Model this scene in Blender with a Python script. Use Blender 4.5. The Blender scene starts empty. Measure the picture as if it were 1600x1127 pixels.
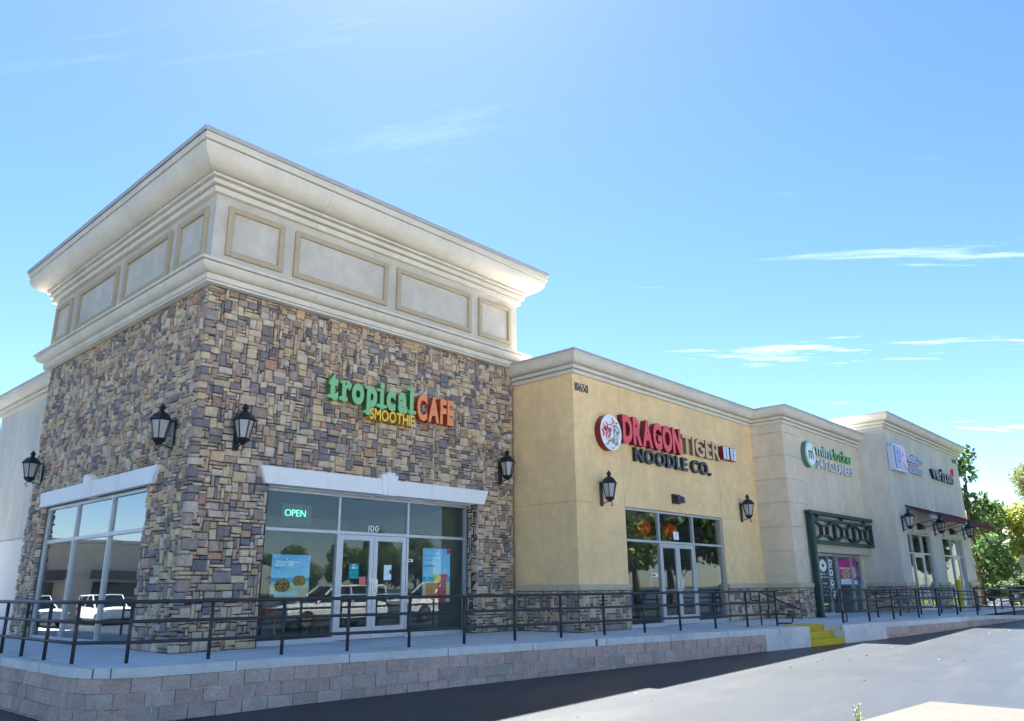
import bpy, math, random
import numpy as np
from mathutils import Vector, Matrix

# ------------------------------------------------------------------ camera
SC = bpy.context.scene
COL = SC.collection
CAM_POS = Vector((-6.354, -13.662, 1.012))
YAW, PITCH, ROLL, FPX = -0.831017, 0.286031, -0.010418, 1209.2
def cam_axes():
    f = Vector((-math.sin(YAW)*math.cos(PITCH), math.cos(YAW)*math.cos(PITCH), math.sin(PITCH)))
    r = Vector((math.cos(YAW), math.sin(YAW), 0)); u = r.cross(f)
    c, s = math.cos(ROLL), math.sin(ROLL)
    return c*r + s*u, -s*r + c*u, f
CR, CU, CF = cam_axes()
cd = bpy.data.cameras.new('camera'); cam = bpy.data.objects.new('camera', cd); COL.objects.link(cam)
m = Matrix((CR, CU, -CF)).transposed().to_4x4(); m.translation = CAM_POS
cam.matrix_world = m
cd.sensor_fit = 'HORIZONTAL'; cd.sensor_width = 36.0; cd.lens = 36.0*FPX/1600.0
cd.clip_start = 0.05; cd.clip_end = 3000
SC.camera = cam
def project(p):
    d = Vector(p) - CAM_POS
    z = d.dot(CF)
    return (800 + FPX*d.dot(CR)/z, 563.5 - FPX*d.dot(CU)/z)

# ------------------------------------------------------------------ sky, sun, exposure
SUN = Vector((0.38, 0.50, 1.0)).normalized()
ELEV = math.asin(SUN.z); AZ = math.atan2(SUN.x, SUN.y)
W = bpy.data.worlds.new('World'); SC.world = W; W.use_nodes = True
nt = W.node_tree; nt.nodes.clear()
def wn(t, **k):
    n = nt.nodes.new(t)
    for a, b in k.items(): setattr(n, a, b)
    return n
out = wn('ShaderNodeOutputWorld'); bg = wn('ShaderNodeBackground')
sky = wn('ShaderNodeTexSky', sky_type='NISHITA', sun_disc=False)
sky.sun_elevation = ELEV; sky.sun_rotation = AZ
sky.altitude = 700; sky.air_density = 0.9; sky.dust_density = 0.4; sky.ozone_density = 1.5
SKY_STRENGTH = 0.06
bg.inputs['Strength'].default_value = SKY_STRENGTH
# thin cirrus streaks, laid out on a high horizontal sheet of air
tc = wn('ShaderNodeTexCoord'); sep = wn('ShaderNodeSeparateXYZ'); nt.links.new(tc.outputs['Generated'], sep.inputs[0])
mz = wn('ShaderNodeMath', operation='MAXIMUM'); nt.links.new(sep.outputs['Z'], mz.inputs[0]); mz.inputs[1].default_value = 0.02
az_ = wn('ShaderNodeMath', operation='ADD'); nt.links.new(mz.outputs[0], az_.inputs[0]); az_.inputs[1].default_value = 0.12
dv = wn('ShaderNodeVectorMath', operation='DIVIDE'); nt.links.new(tc.outputs['Generated'], dv.inputs[0])
cmb = wn('ShaderNodeCombineXYZ')
for i in range(3): nt.links.new(az_.outputs[0], cmb.inputs[i])
nt.links.new(cmb.outputs[0], dv.inputs[1])
mp0 = wn('ShaderNodeMapping'); nt.links.new(dv.outputs[0], mp0.inputs[0]); mp0.inputs['Rotation'].default_value = (0, 0, 0.95)
mp = wn('ShaderNodeMapping'); nt.links.new(mp0.outputs[0], mp.inputs[0])
mp.inputs['Scale'].default_value = (0.42, 2.6, 0.0); mp.inputs['Location'].default_value = (3.1, 0.4, 0)
ns = wn('ShaderNodeTexNoise'); ns.inputs['Scale'].default_value = 1.9; ns.inputs['Detail'].default_value = 12; ns.inputs['Roughness'].default_value = 0.70; ns.inputs['Distortion'].default_value = 0.35
nt.links.new(mp.outputs[0], ns.inputs['Vector'])
rmp = wn('ShaderNodeValToRGB'); rmp.color_ramp.elements[0].position = 0.59; rmp.color_ramp.elements[1].position = 0.88
nt.links.new(ns.outputs['Fac'], rmp.inputs[0])
hs = wn('ShaderNodeHueSaturation'); hs.inputs['Saturation'].default_value = 1.2; hs.inputs['Value'].default_value = 0.58
nt.links.new(sky.outputs[0], hs.inputs['Color'])
mix = wn('ShaderNodeMix', data_type='RGBA'); lowz = wn('ShaderNodeMapRange'); nt.links.new(sep.outputs['Z'], lowz.inputs['Value']); lowz.inputs['From Min'].default_value = 0.26; lowz.inputs['From Max'].default_value = 0.42; lowz.inputs['To Min'].default_value = 1.0; lowz.inputs['To Max'].default_value = 0.08
cf_ = wn('ShaderNodeMath', operation='MULTIPLY'); nt.links.new(rmp.outputs[0], cf_.inputs[0]); nt.links.new(lowz.outputs[0], cf_.inputs[1])
nt.links.new(cf_.outputs[0], mix.inputs['Factor'])
nt.links.new(hs.outputs[0], mix.inputs['A']); mix.inputs['B'].default_value = (9.0, 9.4, 10.0, 1)
nt.links.new(mix.outputs['Result'], bg.inputs['Color']); nt.links.new(bg.outputs[0], out.inputs['Surface'])
sl = bpy.data.lights.new('sun', 'SUN'); sl.energy = 5.0; sl.angle = math.radians(0.53); sl.color = (1.0, 0.95, 0.86)
so = bpy.data.objects.new('sun', sl); COL.objects.link(so); so.rotation_euler = (-SUN).to_track_quat('-Z', 'Y').to_euler(); so.location = (20, 20, 40)
SC.view_settings.view_transform = 'Standard'; SC.view_settings.look = 'None'
SC.view_settings.exposure = 2.95; SC.view_settings.gamma = 1.0

# ------------------------------------------------------------------ materials
MATS = {}
def mat(name, rgb, rough=0.7, spec=0.3, metal=0.0, noise=None, bump=None, attr=False, dark=None, emit=None, trans=None, aniso=None, stain=None):
    """noise=(scale, amount) mottles the colour; bump=(scale, strength); attr: colour from the 'Col' attribute"""
    if name in MATS: return MATS[name]
    M = bpy.data.materials.new(name); M.use_nodes = True; t = M.node_tree; b = t.nodes['Principled BSDF']
    b.inputs['Roughness'].default_value = rough; b.inputs['Metallic'].default_value = metal
    b.inputs['Specular IOR Level'].default_value = spec
    b.inputs['Base Color'].default_value = (*rgb, 1)
    src = None
    geo = t.nodes.new('ShaderNodeNewGeometry')
    if attr:
        a = t.nodes.new('ShaderNodeAttribute'); a.attribute_name = 'Col'; src = a.outputs['Color']
    if noise:
        if src is None:
            c = t.nodes.new('ShaderNodeRGB'); c.outputs[0].default_value = (*rgb, 1); src = c.outputs[0]
        val = None
        for sc_, am in (noise if isinstance(noise, list) else [noise]):
            n = t.nodes.new('ShaderNodeTexNoise'); n.inputs['Scale'].default_value = sc_; n.inputs['Detail'].default_value = 6; n.inputs['Roughness'].default_value = 0.6
            if aniso:
                mpn = t.nodes.new('ShaderNodeMapping'); mpn.inputs['Scale'].default_value = aniso
                t.links.new(geo.outputs['Position'], mpn.inputs[0]); t.links.new(mpn.outputs[0], n.inputs['Vector'])
            else: t.links.new(geo.outputs['Position'], n.inputs['Vector'])
            r = t.nodes.new('ShaderNodeMapRange'); r.inputs['From Min'].default_value = 0.25; r.inputs['From Max'].default_value = 0.75
            r.inputs['To Min'].default_value = 1-am; r.inputs['To Max'].default_value = 1+am
            t.links.new(n.outputs['Fac'], r.inputs['Value'])
            if val is None: val = r.outputs[0]
            else:
                mm = t.nodes.new('ShaderNodeMath'); mm.operation = 'MULTIPLY'; t.links.new(val, mm.inputs[0]); t.links.new(r.outputs[0], mm.inputs[1]); val = mm.outputs[0]
        mx = t.nodes.new('ShaderNodeVectorMath'); mx.operation = 'SCALE'
        t.links.new(src, mx.inputs[0]); t.links.new(val, mx.inputs['Scale']); src = mx.outputs[0]
    if stain:
        if src is None:
            c = t.nodes.new('ShaderNodeRGB'); c.outputs[0].default_value = (*rgb, 1); src = c.outputs[0]
        for (sc_, an, colr, amt, lo, hi) in stain:
            mpn = t.nodes.new('ShaderNodeMapping'); mpn.inputs['Scale'].default_value = an; t.links.new(geo.outputs['Position'], mpn.inputs[0])
            n = t.nodes.new('ShaderNodeTexNoise'); n.inputs['Scale'].default_value = sc_; n.inputs['Detail'].default_value = 7; n.inputs['Roughness'].default_value = 0.65; t.links.new(mpn.outputs[0], n.inputs['Vector'])
            r = t.nodes.new('ShaderNodeMapRange'); r.inputs['From Min'].default_value = lo; r.inputs['From Max'].default_value = hi; r.inputs['To Max'].default_value = amt; t.links.new(n.outputs['Fac'], r.inputs['Value'])
            mxx = t.nodes.new('ShaderNodeMix'); mxx.data_type = 'RGBA'; t.links.new(r.outputs[0], mxx.inputs['Factor']); t.links.new(src, mxx.inputs['A']); mxx.inputs['B'].default_value = (*colr, 1); src = mxx.outputs['Result']
    if src is not None: t.links.new(src, b.inputs['Base Color'])
    if bump:
        n = t.nodes.new('ShaderNodeTexNoise'); n.inputs['Scale'].default_value = bump[0]; n.inputs['Detail'].default_value = 8
        t.links.new(geo.outputs['Position'], n.inputs['Vector'])
        bn = t.nodes.new('ShaderNodeBump'); bn.inputs['Strength'].default_value = bump[1]; bn.inputs['Distance'].default_value = bump[2] if len(bump) > 2 else 0.01
        t.links.new(n.outputs['Fac'], bn.inputs['Height']); t.links.new(bn.outputs[0], b.inputs['Normal'])
    if emit:
        b.inputs['Emission Color'].default_value = (*emit[0], 1); b.inputs['Emission Strength'].default_value = emit[1]
    if trans:
        tr = t.nodes.new('ShaderNodeBsdfTranslucent'); ms = t.nodes.new('ShaderNodeMixShader'); ms.inputs[0].default_value = trans
        o = t.nodes['Material Output']; t.links.new(b.outputs[0], ms.inputs[1]); t.links.new(tr.outputs[0], ms.inputs[2]); t.links.new(ms.outputs[0], o.inputs['Surface'])
        if src is not None: t.links.new(src, tr.inputs['Color'])
        else: tr.inputs['Color'].default_value = (*rgb, 1)
    MATS[name] = M
    return M
def glass_mat(name, tint, ior):
    M = bpy.data.materials.new(name); M.use_nodes = True; t = M.node_tree; t.nodes.clear()
    o = t.nodes.new('ShaderNodeOutputMaterial'); ms = t.nodes.new('ShaderNodeMixShader'); fr = t.nodes.new('ShaderNodeFresnel'); fr.inputs['IOR'].default_value = ior
    tr = t.nodes.new('ShaderNodeBsdfTransparent'); tr.inputs[0].default_value = (*tint, 1)
    gl = t.nodes.new('ShaderNodeBsdfGlossy'); gl.inputs['Roughness'].default_value = 0.004; gl.inputs['Color'].default_value = (0.86, 0.94, 1.0, 1)
    geo = t.nodes.new('ShaderNodeNewGeometry'); n = t.nodes.new('ShaderNodeTexNoise'); n.inputs['Scale'].default_value = 0.7; n.inputs['Detail'].default_value = 1
    t.links.new(geo.outputs['Position'], n.inputs['Vector'])
    bp = t.nodes.new('ShaderNodeBump'); bp.inputs['Strength'].default_value = 0.16; bp.inputs['Distance'].default_value = 0.02
    t.links.new(n.outputs['Fac'], bp.inputs['Height']); t.links.new(bp.outputs[0], gl.inputs['Normal'])
    inv = t.nodes.new('ShaderNodeMath'); inv.operation = 'SUBTRACT'; inv.inputs[0].default_value = 1.0; t.links.new(geo.outputs['Backfacing'], inv.inputs[1])
    mul = t.nodes.new('ShaderNodeMath'); mul.operation = 'MULTIPLY'; t.links.new(fr.outputs[0], mul.inputs[0]); t.links.new(inv.outputs[0], mul.inputs[1])
    t.links.new(mul.outputs[0], ms.inputs[0]); t.links.new(tr.outputs[0], ms.inputs[1]); t.links.new(gl.outputs[0], ms.inputs[2]); t.links.new(ms.outputs[0], o.inputs['Surface'])
    MATS[name] = M; return M

STONE = mat('veneer stone', (0.3,0.25,0.2), 0.88, 0.15, noise=[(9,0.24),(45,0.20)], bump=(32,0.9,0.016), attr=True)
MORTAR = mat('dark mortar', (0.07,0.062,0.058), 0.95, 0.1, noise=(30,0.2), bump=(60,0.4))
CREAM = mat('cream moulding', (0.72,0.665,0.56), 0.8, 0.2, stain=[(1.1,(1,1,0.22),(0.5,0.45,0.37),0.35,0.50,0.75),(0.35,(1,1,0.6),(0.5,0.45,0.37),0.3,0.5,0.7)], noise=[(1.3,0.08),(14,0.06)], bump=(160,0.12,0.004))
STUC_G = mat('grey beige stucco', (0.60,0.55,0.475), 0.9, 0.15, stain=[(1.1,(1,1,0.22),(0.42,0.39,0.34),0.35,0.50,0.75),(0.35,(1,1,0.6),(0.42,0.39,0.34),0.3,0.5,0.7)], noise=[(0.8,0.12),(3.5,0.10),(40,0.08)], bump=(120,0.3,0.006))
STUC_Y = mat('ochre stucco', (0.90,0.645,0.345), 0.9, 0.15, stain=[(1.1,(1,1,0.22),(0.66,0.47,0.25),0.35,0.50,0.75),(0.35,(1,1,0.6),(0.66,0.47,0.25),0.3,0.5,0.7)], noise=[(0.9,0.11),(4.0,0.10),(45,0.08)], bump=(110,0.3,0.006))
STUC_T = mat('tan stucco', (0.72,0.615,0.475), 0.9, 0.15, stain=[(1.1,(1,1,0.22),(0.5,0.44,0.35),0.35,0.50,0.75),(0.35,(1,1,0.6),(0.5,0.44,0.35),0.3,0.5,0.7)], noise=[(0.8,0.10),(3.5,0.09),(45,0.08)], bump=(120,0.3,0.006))
STUC_C = mat('cool grey stucco', (0.64,0.595,0.52), 0.9, 0.15, stain=[(1.1,(1,1,0.22),(0.42,0.40,0.36),0.35,0.50,0.75),(0.35,(1,1,0.6),(0.42,0.40,0.36),0.3,0.5,0.7)], noise=[(0.8,0.12),(3.5,0.10),(45,0.08)], bump=(120,0.3,0.006), aniso=(1,1,0.45))
STUC_L = mat('pale stucco base', (0.70,0.67,0.62), 0.9, 0.15, noise=(1.0,0.05), bump=(120,0.3,0.006))
TRIM_P = mat('khaki panel trim', (0.48,0.39,0.265), 0.85, 0.2, noise=(4,0.06), bump=(120,0.15,0.004))
LEDGE = mat('sage ledge', (0.54,0.475,0.34), 0.85, 0.2, noise=(3,0.06), bump=(120,0.2,0.005))
WHITE = mat('white painted stucco', (0.90,0.89,0.875), 0.75, 0.25, stain=[(2.5,(1,1,0.3),(0.7,0.68,0.62),0.5,0.52,0.75)], noise=(2.0,0.04), bump=(130,0.12,0.004))
ALU = mat('clear anodised aluminium', (0.55,0.56,0.60), 0.38, 0.5, metal=0.55, noise=(6,0.04))
CAPM = mat('cap flashing', (0.45,0.44,0.44), 0.5, 0.4, noise=(2,0.06))
ROOFM = mat('white roof membrane', (0.75,0.74,0.72), 0.9, 0.1, noise=(1,0.05))
BRONZE = mat('dark bronze rail paint', (0.035,0.032,0.034), 0.42, 0.5, noise=(9,0.2))
BLACK = mat('black lamp enamel', (0.012,0.012,0.016), 0.38, 0.5)
FROST = mat('frosted lamp glass', (0.62,0.62,0.64), 0.35, 0.5, trans=0.35)
CONC = mat('broom finished concrete', (0.70,0.70,0.69), 0.9, 0.2, stain=[(0.9,(1,1,1),(0.42,0.41,0.40),0.55,0.50,0.72),(6,(1,1,1),(0.3,0.3,0.3),0.4,0.66,0.76)], noise=[(0.7,0.09),(7,0.09),(60,0.08)], bump=(90,0.2,0.004))
BLOCK = mat('split face block', (0.27,0.215,0.19), 0.95, 0.1, stain=[(2.2,(1,1,0.12),(0.62,0.60,0.58),0.6,0.56,0.74),(9,(1,1,1),(0.16,0.13,0.12),0.5,0.60,0.75)], noise=[(6,0.16),(40,0.28)], bump=(50,1.0,0.02), attr=True)
BLOCKM = mat('block mortar', (0.80,0.74,0.70), 0.95, 0.1, noise=(20,0.12), bump=(60,0.3))
YEL = mat('safety yellow paint', (0.62,0.46,0.02), 0.6, 0.35, stain=[(5,(1,1,1),(0.30,0.26,0.16),0.7,0.56,0.68)], noise=[(3,0.1),(30,0.12)], bump=(40,0.15,0.004))
GREENM = mat('dark green painted steel', (0.012,0.05,0.045), 0.45, 0.45, noise=(5,0.15))
AWN = mat('burgundy awning canvas', (0.085,0.02,0.035), 0.85, 0.15, noise=(8,0.12))
AWN2 = mat('pale valance stripe', (0.16,0.05,0.07), 0.85, 0.15)
GLASS = glass_mat('storefront glass', (0.93,0.97,0.965), 1.8)
GLASSL = glass_mat('reflective window glass', (0.6,0.7,0.74), 4.2)
FLOORI = mat('shop floor tile', (0.16,0.15,0.14), 0.5, 0.4, noise=(3,0.1))
WALLI = mat('shop interior wall', (0.35,0.37,0.37), 0.85, 0.2, noise=(1.5,0.1))
CEILI = mat('shop ceiling', (0.32,0.33,0.34), 0.9, 0.1)
PRINT = mat('printed poster', (1,1,1), 0.5, 0.3, attr=True)

# ------------------------------------------------------------------ mesh helpers
def root_loc(o):
    while o is not None and o.parent is not None: o = o.parent
    return o.location.copy() if o is not None else Vector((0,0,0))
class MB:
    def __init__(s): s.V = []; s.F = []; s.C = []; s.MI = []
    def add(s, V, F, col=None, mi=0):
        n = len(s.V); s.V.extend(V)
        for f in F: s.F.append(tuple(i+n for i in f)); s.C.append(col); s.MI.append(mi)
        return s
    def box(s, x0,x1,y0,y1,z0,z1, col=None, mi=0):
        return s.add([(x0,y0,z0),(x1,y0,z0),(x1,y1,z0),(x0,y1,z0),(x0,y0,z1),(x1,y0,z1),(x1,y1,z1),(x0,y1,z1)],
            [(3,2,1,0),(4,5,6,7),(0,1,5,4),(1,2,6,5),(2,3,7,6),(3,0,4,7)], col, mi)
    def cbox(s, x0,x1,y0,y1,z0,z1, b=0.01, col=None, mi=0):
        """box with chamfered edges"""
        V = []; idx = {}
        X=(x0,x1); Y=(y0,y1); Z=(z0,z1)
        for i in (0,1):
            for j in (0,1):
                for k in (0,1):
                    sx,sy,sz = (b if i==0 else -b),(b if j==0 else -b),(b if k==0 else -b)
                    for a,p in (('x',(X[i],Y[j]+sy,Z[k]+sz)),('y',(X[i]+sx,Y[j],Z[k]+sz)),('z',(X[i]+sx,Y[j]+sy,Z[k]))):
                        idx[(i,j,k,a)] = len(V); V.append(p)
        F = []
        g = lambda i,j,k,a: idx[(i,j,k,a)]
        F += [(g(0,0,0,'x'),g(0,0,1,'x'),g(0,1,1,'x'),g(0,1,0,'x')),(g(1,0,0,'x'),g(1,1,0,'x'),g(1,1,1,'x'),g(1,0,1,'x'))]
        F += [(g(0,0,0,'y'),g(1,0,0,'y'),g(1,0,1,'y'),g(0,0,1,'y')),(g(0,1,0,'y'),g(0,1,1,'y'),g(1,1,1,'y'),g(1,1,0,'y'))]
        F += [(g(0,0,0,'z'),g(0,1,0,'z'),g(1,1,0,'z'),g(1,0,0,'z')),(g(0,0,1,'z'),g(1,0,1,'z'),g(1,1,1,'z'),g(0,1,1,'z'))]
        for i in (0,1):
            for j in (0,1): F.append((g(i,j,0,'x'),g(i,j,1,'x'),g(i,j,1,'y'),g(i,j,0,'y')))
            for k in (0,1): F.append((g(i,0,k,'x'),g(i,1,k,'x'),g(i,1,k,'z'),g(i,0,k,'z')))
        for j in (0,1):
            for k in (0,1): F.append((g(0,j,k,'y'),g(1,j,k,'y'),g(1,j,k,'z'),g(0,j,k,'z')))
        for i in (0,1):
            for j in (0,1):
                for k in (0,1): F.append((g(i,j,k,'x'),g(i,j,k,'y'),g(i,j,k,'z')))
        return s.add(V,F,col,mi)
    def tube(s, pts, r, n=8, col=None, mi=0, cap=True):
        pts = [Vector(p) for p in pts]; R = r if isinstance(r,(list,tuple)) else [r]*len(pts)
        V = []; up0 = None
        for i,p in enumerate(pts):
            d = (pts[min(i+1,len(pts)-1)] - pts[max(i-1,0)]).normalized()
            a = Vector((0,0,1)) if abs(d.z) < 0.9 else Vector((1,0,0))
            if up0 is None: e1 = d.cross(a).normalized()
            else: e1 = (up0 - d*up0.dot(d)).normalized()
            up0 = e1; e2 = d.cross(e1)
            for k in range(n):
                t = 2*math.pi*k/n; V.append(tuple(p + e1*(R[i]*math.cos(t)) + e2*(R[i]*math.sin(t))))
        F = []
        for i in range(len(pts)-1):
            for k in range(n): F.append((i*n+k, i*n+(k+1)%n, (i+1)*n+(k+1)%n, (i+1)*n+k))
        if cap: F.append(tuple(range(n-1,-1,-1))); F.append(tuple((len(pts)-1)*n+k for k in range(n)))
        return s.add(V,F,col,mi)
    def lathe(s, prof, n=6, c=(0,0), ph=0.0, col=None, mi=0):
        V = []
        for r,z in prof:
            for k in range(n):
                t = 2*math.pi*k/n+ph; V.append((c[0]+r*math.cos(t), c[1]+r*math.sin(t), z))
        F = [(i*n+k, i*n+(k+1)%n, (i+1)*n+(k+1)%n, (i+1)*n+k) for i in range(len(prof)-1) for k in range(n)]
        F.append(tuple(range(n-1,-1,-1))); F.append(tuple((len(prof)-1)*n+k for k in range(n)))
        return s.add(V,F,col,mi)
    def prism(s, poly, y0, y1, col=None, mi=0):
        """polygon in (x,z), extruded along y"""
        n = len(poly)
        V = [(x,y0,z) for x,z in poly]+[(x,y1,z) for x,z in poly]
        F = [tuple(range(n)), tuple(range(2*n-1,n-1,-1))]+[(i,n+i,n+(i+1)%n,(i+1)%n) for i in range(n)]
        return s.add(V,F,col,mi)
    def slab(s, poly, z0, z1, col=None, mi=0):
        n = len(poly)
        V = [(x,y,z0) for x,y in poly]+[(x,y,z1) for x,y in poly]
        F = [tuple(range(n-1,-1,-1)), tuple(range(n,2*n))]+[(i,(i+1)%n,n+(i+1)%n,n+i) for i in range(n)]
        return s.add(V,F,col,mi)
    def build(s, name, mats, parent=None, smooth=False, fix=False):
        me = bpy.data.meshes.new(name)
        mats = mats if isinstance(mats,(list,tuple)) else [mats]
        V = np.array(s.V, dtype=float)
        loc = root_loc(parent)
        if parent is None:
            loc = Vector(((V[:,0].min()+V[:,0].max())/2,(V[:,1].min()+V[:,1].max())/2,V[:,2].min()))
        V = V - np.array(loc)
        me.from_pydata(V.tolist(), [], s.F)
        for M in mats: me.materials.append(M)
        if len(mats) > 1: me.polygons.foreach_set('material_index', s.MI)
        if any(c is not None for c in s.C):
            a = me.attributes.new('Col','FLOAT_COLOR','FACE')
            a.data.foreach_set('color', [x for c in s.C for x in ((*c,1.0) if c is not None else (1,1,1,1))])
        if smooth: me.polygons.foreach_set('use_smooth', [True]*len(me.polygons))
        if fix:
            import bmesh
            bm = bmesh.new(); bm.from_mesh(me); bmesh.ops.recalc_face_normals(bm, faces=bm.faces); bm.to_mesh(me); bm.free()
        me.update()
        o = bpy.data.objects.new(name, me); COL.objects.link(o)
        if parent is None: o.location = loc
        else: o.parent = parent
        return o
def tag(o, label, cat=None, group=None, kind=None):
    if label: o['label'] = label
    if cat: o['category'] = cat
    if group: o['group'] = group
    if kind: o['kind'] = kind
    return o
def thing(name, loc, label, cat, group=None, rz=0.0):
    o = bpy.data.objects.new(name, None); COL.objects.link(o); o.location = loc; o.rotation_euler = (0,0,rz); o.empty_display_size = 0.2
    return tag(o, label, cat, group)
def structure(o): o['kind'] = 'structure'; return o
def copy_tree(o, parent=None):
    c = o.copy(); COL.objects.link(c); c.parent = parent
    for ch in list(o.children): copy_tree(ch, c)
    return c
def rect(name, plane, face, u0,u1,z0,z1, d0,d1, M, parent, b=0.0):
    """a slab on a wall plane: plane 'F' faces -y at y=face, 'L' faces -x at x=face; d measured outward"""
    mb = MB()
    f = (lambda *a: mb.cbox(*a, b=b)) if b else mb.box
    if plane == 'F': f(u0,u1,face-d1,face-d0,z0,z1)
    else: f(face-d1,face-d0,u0,u1,z0,z1)
    return mb.build(name, M, parent, fix=bool(b))

# ------------------------------------------------------------------ the setting: ground, walkway, ramp, lawn
def zg(x): return -0.72 + 0.0175*max(-6.0, min(32.0, x))
def asphalt_mat():
    M = mat('worn asphalt', (0.019,0.026,0.038), 0.40, 0.31, stain=[(0.5,(1,3.5,1),(0.043,0.047,0.052),0.5,0.5,0.68),(1.6,(1,1,1),(0.018,0.02,0.024),0.65,0.63,0.70)], noise=[(0.35,0.20),(2.2,0.12),(70,0.40)], bump=(220,0.2,0.004), aniso=(1,0.55,1))
    return M
g = MB(); xs = [-1500,-6,32,1500]
for i in range(3):
    g.add([(xs[i],-1500,zg(xs[i])),(xs[i+1],-1500,zg(xs[i+1])),(xs[i+1],1500,zg(xs[i+1])),(xs[i],1500,zg(xs[i]))],[(0,1,2,3)])
structure(g.build('ground', asphalt_mat()))
S0 = Vector((13.93,-5.22)); S1 = Vector((15.25,-5.58)); SE = (S1-S0).normalized(); SN = Vector((-SE.y, SE.x))
LEFT_EDGE = [(-2.0,16.0),(-2.0,-0.9),(-1.97,-1.28),(-1.85,-1.62),(-1.6,-1.9),(-1.2,-2.06),(-0.6,-2.13),(0.74,-2.27),(2.86,-2.74),(5.04,-3.22),(8.25,-3.92),(12.3,-4.8)]
RIGHT_EDGE = [(17.2,-6.0),(20.0,-6.5),(24.0,-7.05)]
A3 = S0 + SN*0.9; B3 = S1 + SN*0.9
walk_poly = LEFT_EDGE + [tuple(S0), tuple(A3), tuple(B3), tuple(S1)] + RIGHT_EDGE + [(24.0,-5.95),(37.6,-6.1),(37.6,16.0)]
def concrete_slabs():
    M = CONC.copy(); M.name = 'jointed walkway concrete'; t = M.node_tree; b = t.nodes['Principled BSDF']
    src = b.inputs['Base Color'].links[0].from_socket
    geo = t.nodes.new('ShaderNodeNewGeometry'); br = t.nodes.new('ShaderNodeTexBrick'); t.links.new(geo.outputs['Position'], br.inputs['Vector'])
    br.offset = 0; br.inputs['Scale'].default_value = 1.0; br.inputs['Brick Width'].default_value = 1.83; br.inputs['Row Height'].default_value = 1.83; br.inputs['Mortar Size'].default_value = 0.007; br.inputs['Mortar Smooth'].default_value = 0.0
    mx = t.nodes.new('ShaderNodeMix'); mx.data_type = 'RGBA'; t.links.new(br.outputs['Fac'], mx.inputs['Factor']); t.links.new(src, mx.inputs['A']); mx.inputs['B'].default_value = (0.10,0.10,0.10,1)
    t.links.new(mx.outputs['Result'], b.inputs['Base Color']); return M
WALKM = concrete_slabs()
structure(MB().slab(walk_poly, -0.13, 0.0).build('walkway', WALKM))
rp = MB()
def ramp_z(x): return -0.002 - 0.185*max(0,(x-24.0)/6.0)
rq = [(24.0,-7.05),(30.0,-7.95),(30.0,-6.4),(24.0,-5.95)]
rp.add([(x,y,ramp_z(x)) for x,y in rq]+[(x,y,ramp_z(x)-0.12) for x,y in rq], [(0,1,2,3),(7,6,5,4),(0,4,5,1),(1,5,6,2),(2,6,7,3),(3,7,4,0)])
structure(rp.build('ramp', CONC))
structure(MB().slab([(38.5,-13),(46,-16),(75,-14),(75,-3.2),(46,-3.6),(38.5,-7.5)], -0.3, -0.06).build('lawn', mat('dry lawn', (0.13,0.16,0.04), 0.95, 0.1, noise=[(1.2,0.3),(30,0.3)], bump=(80,0.6,0.03))))
# concrete apron in the near right corner of the lot
structure(MB().slab([(6.35,-10.0),(2.9,-9.75),(1.2,-11.5),(2.5,-15.5),(9.5,-16.5),(6.3,-11.3)][::-1], -0.9, -0.58).build('pavement', mat('sunlit island concrete', (0.075,0.073,0.070), 0.9, 0.2, noise=[(0.9,0.1),(9,0.12)], bump=(80,0.3,0.004))))
# unseen pale slab added behind the camera to bounce sun onto the fronts

structure(MB().slab([(2.4,-15.6),(9.4,-16.6),(11,-17.5),(70,-17.5),(70,-75),(-45,-75),(-45,-16),(-9,-15.5)][::-1], -1.1, -0.585).build('bounce_slab', mat('pale bounce concrete', (0.36,0.35,0.33), 0.9, 0.2, noise=[(0.3,0.1),(5,0.1)])))
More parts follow.
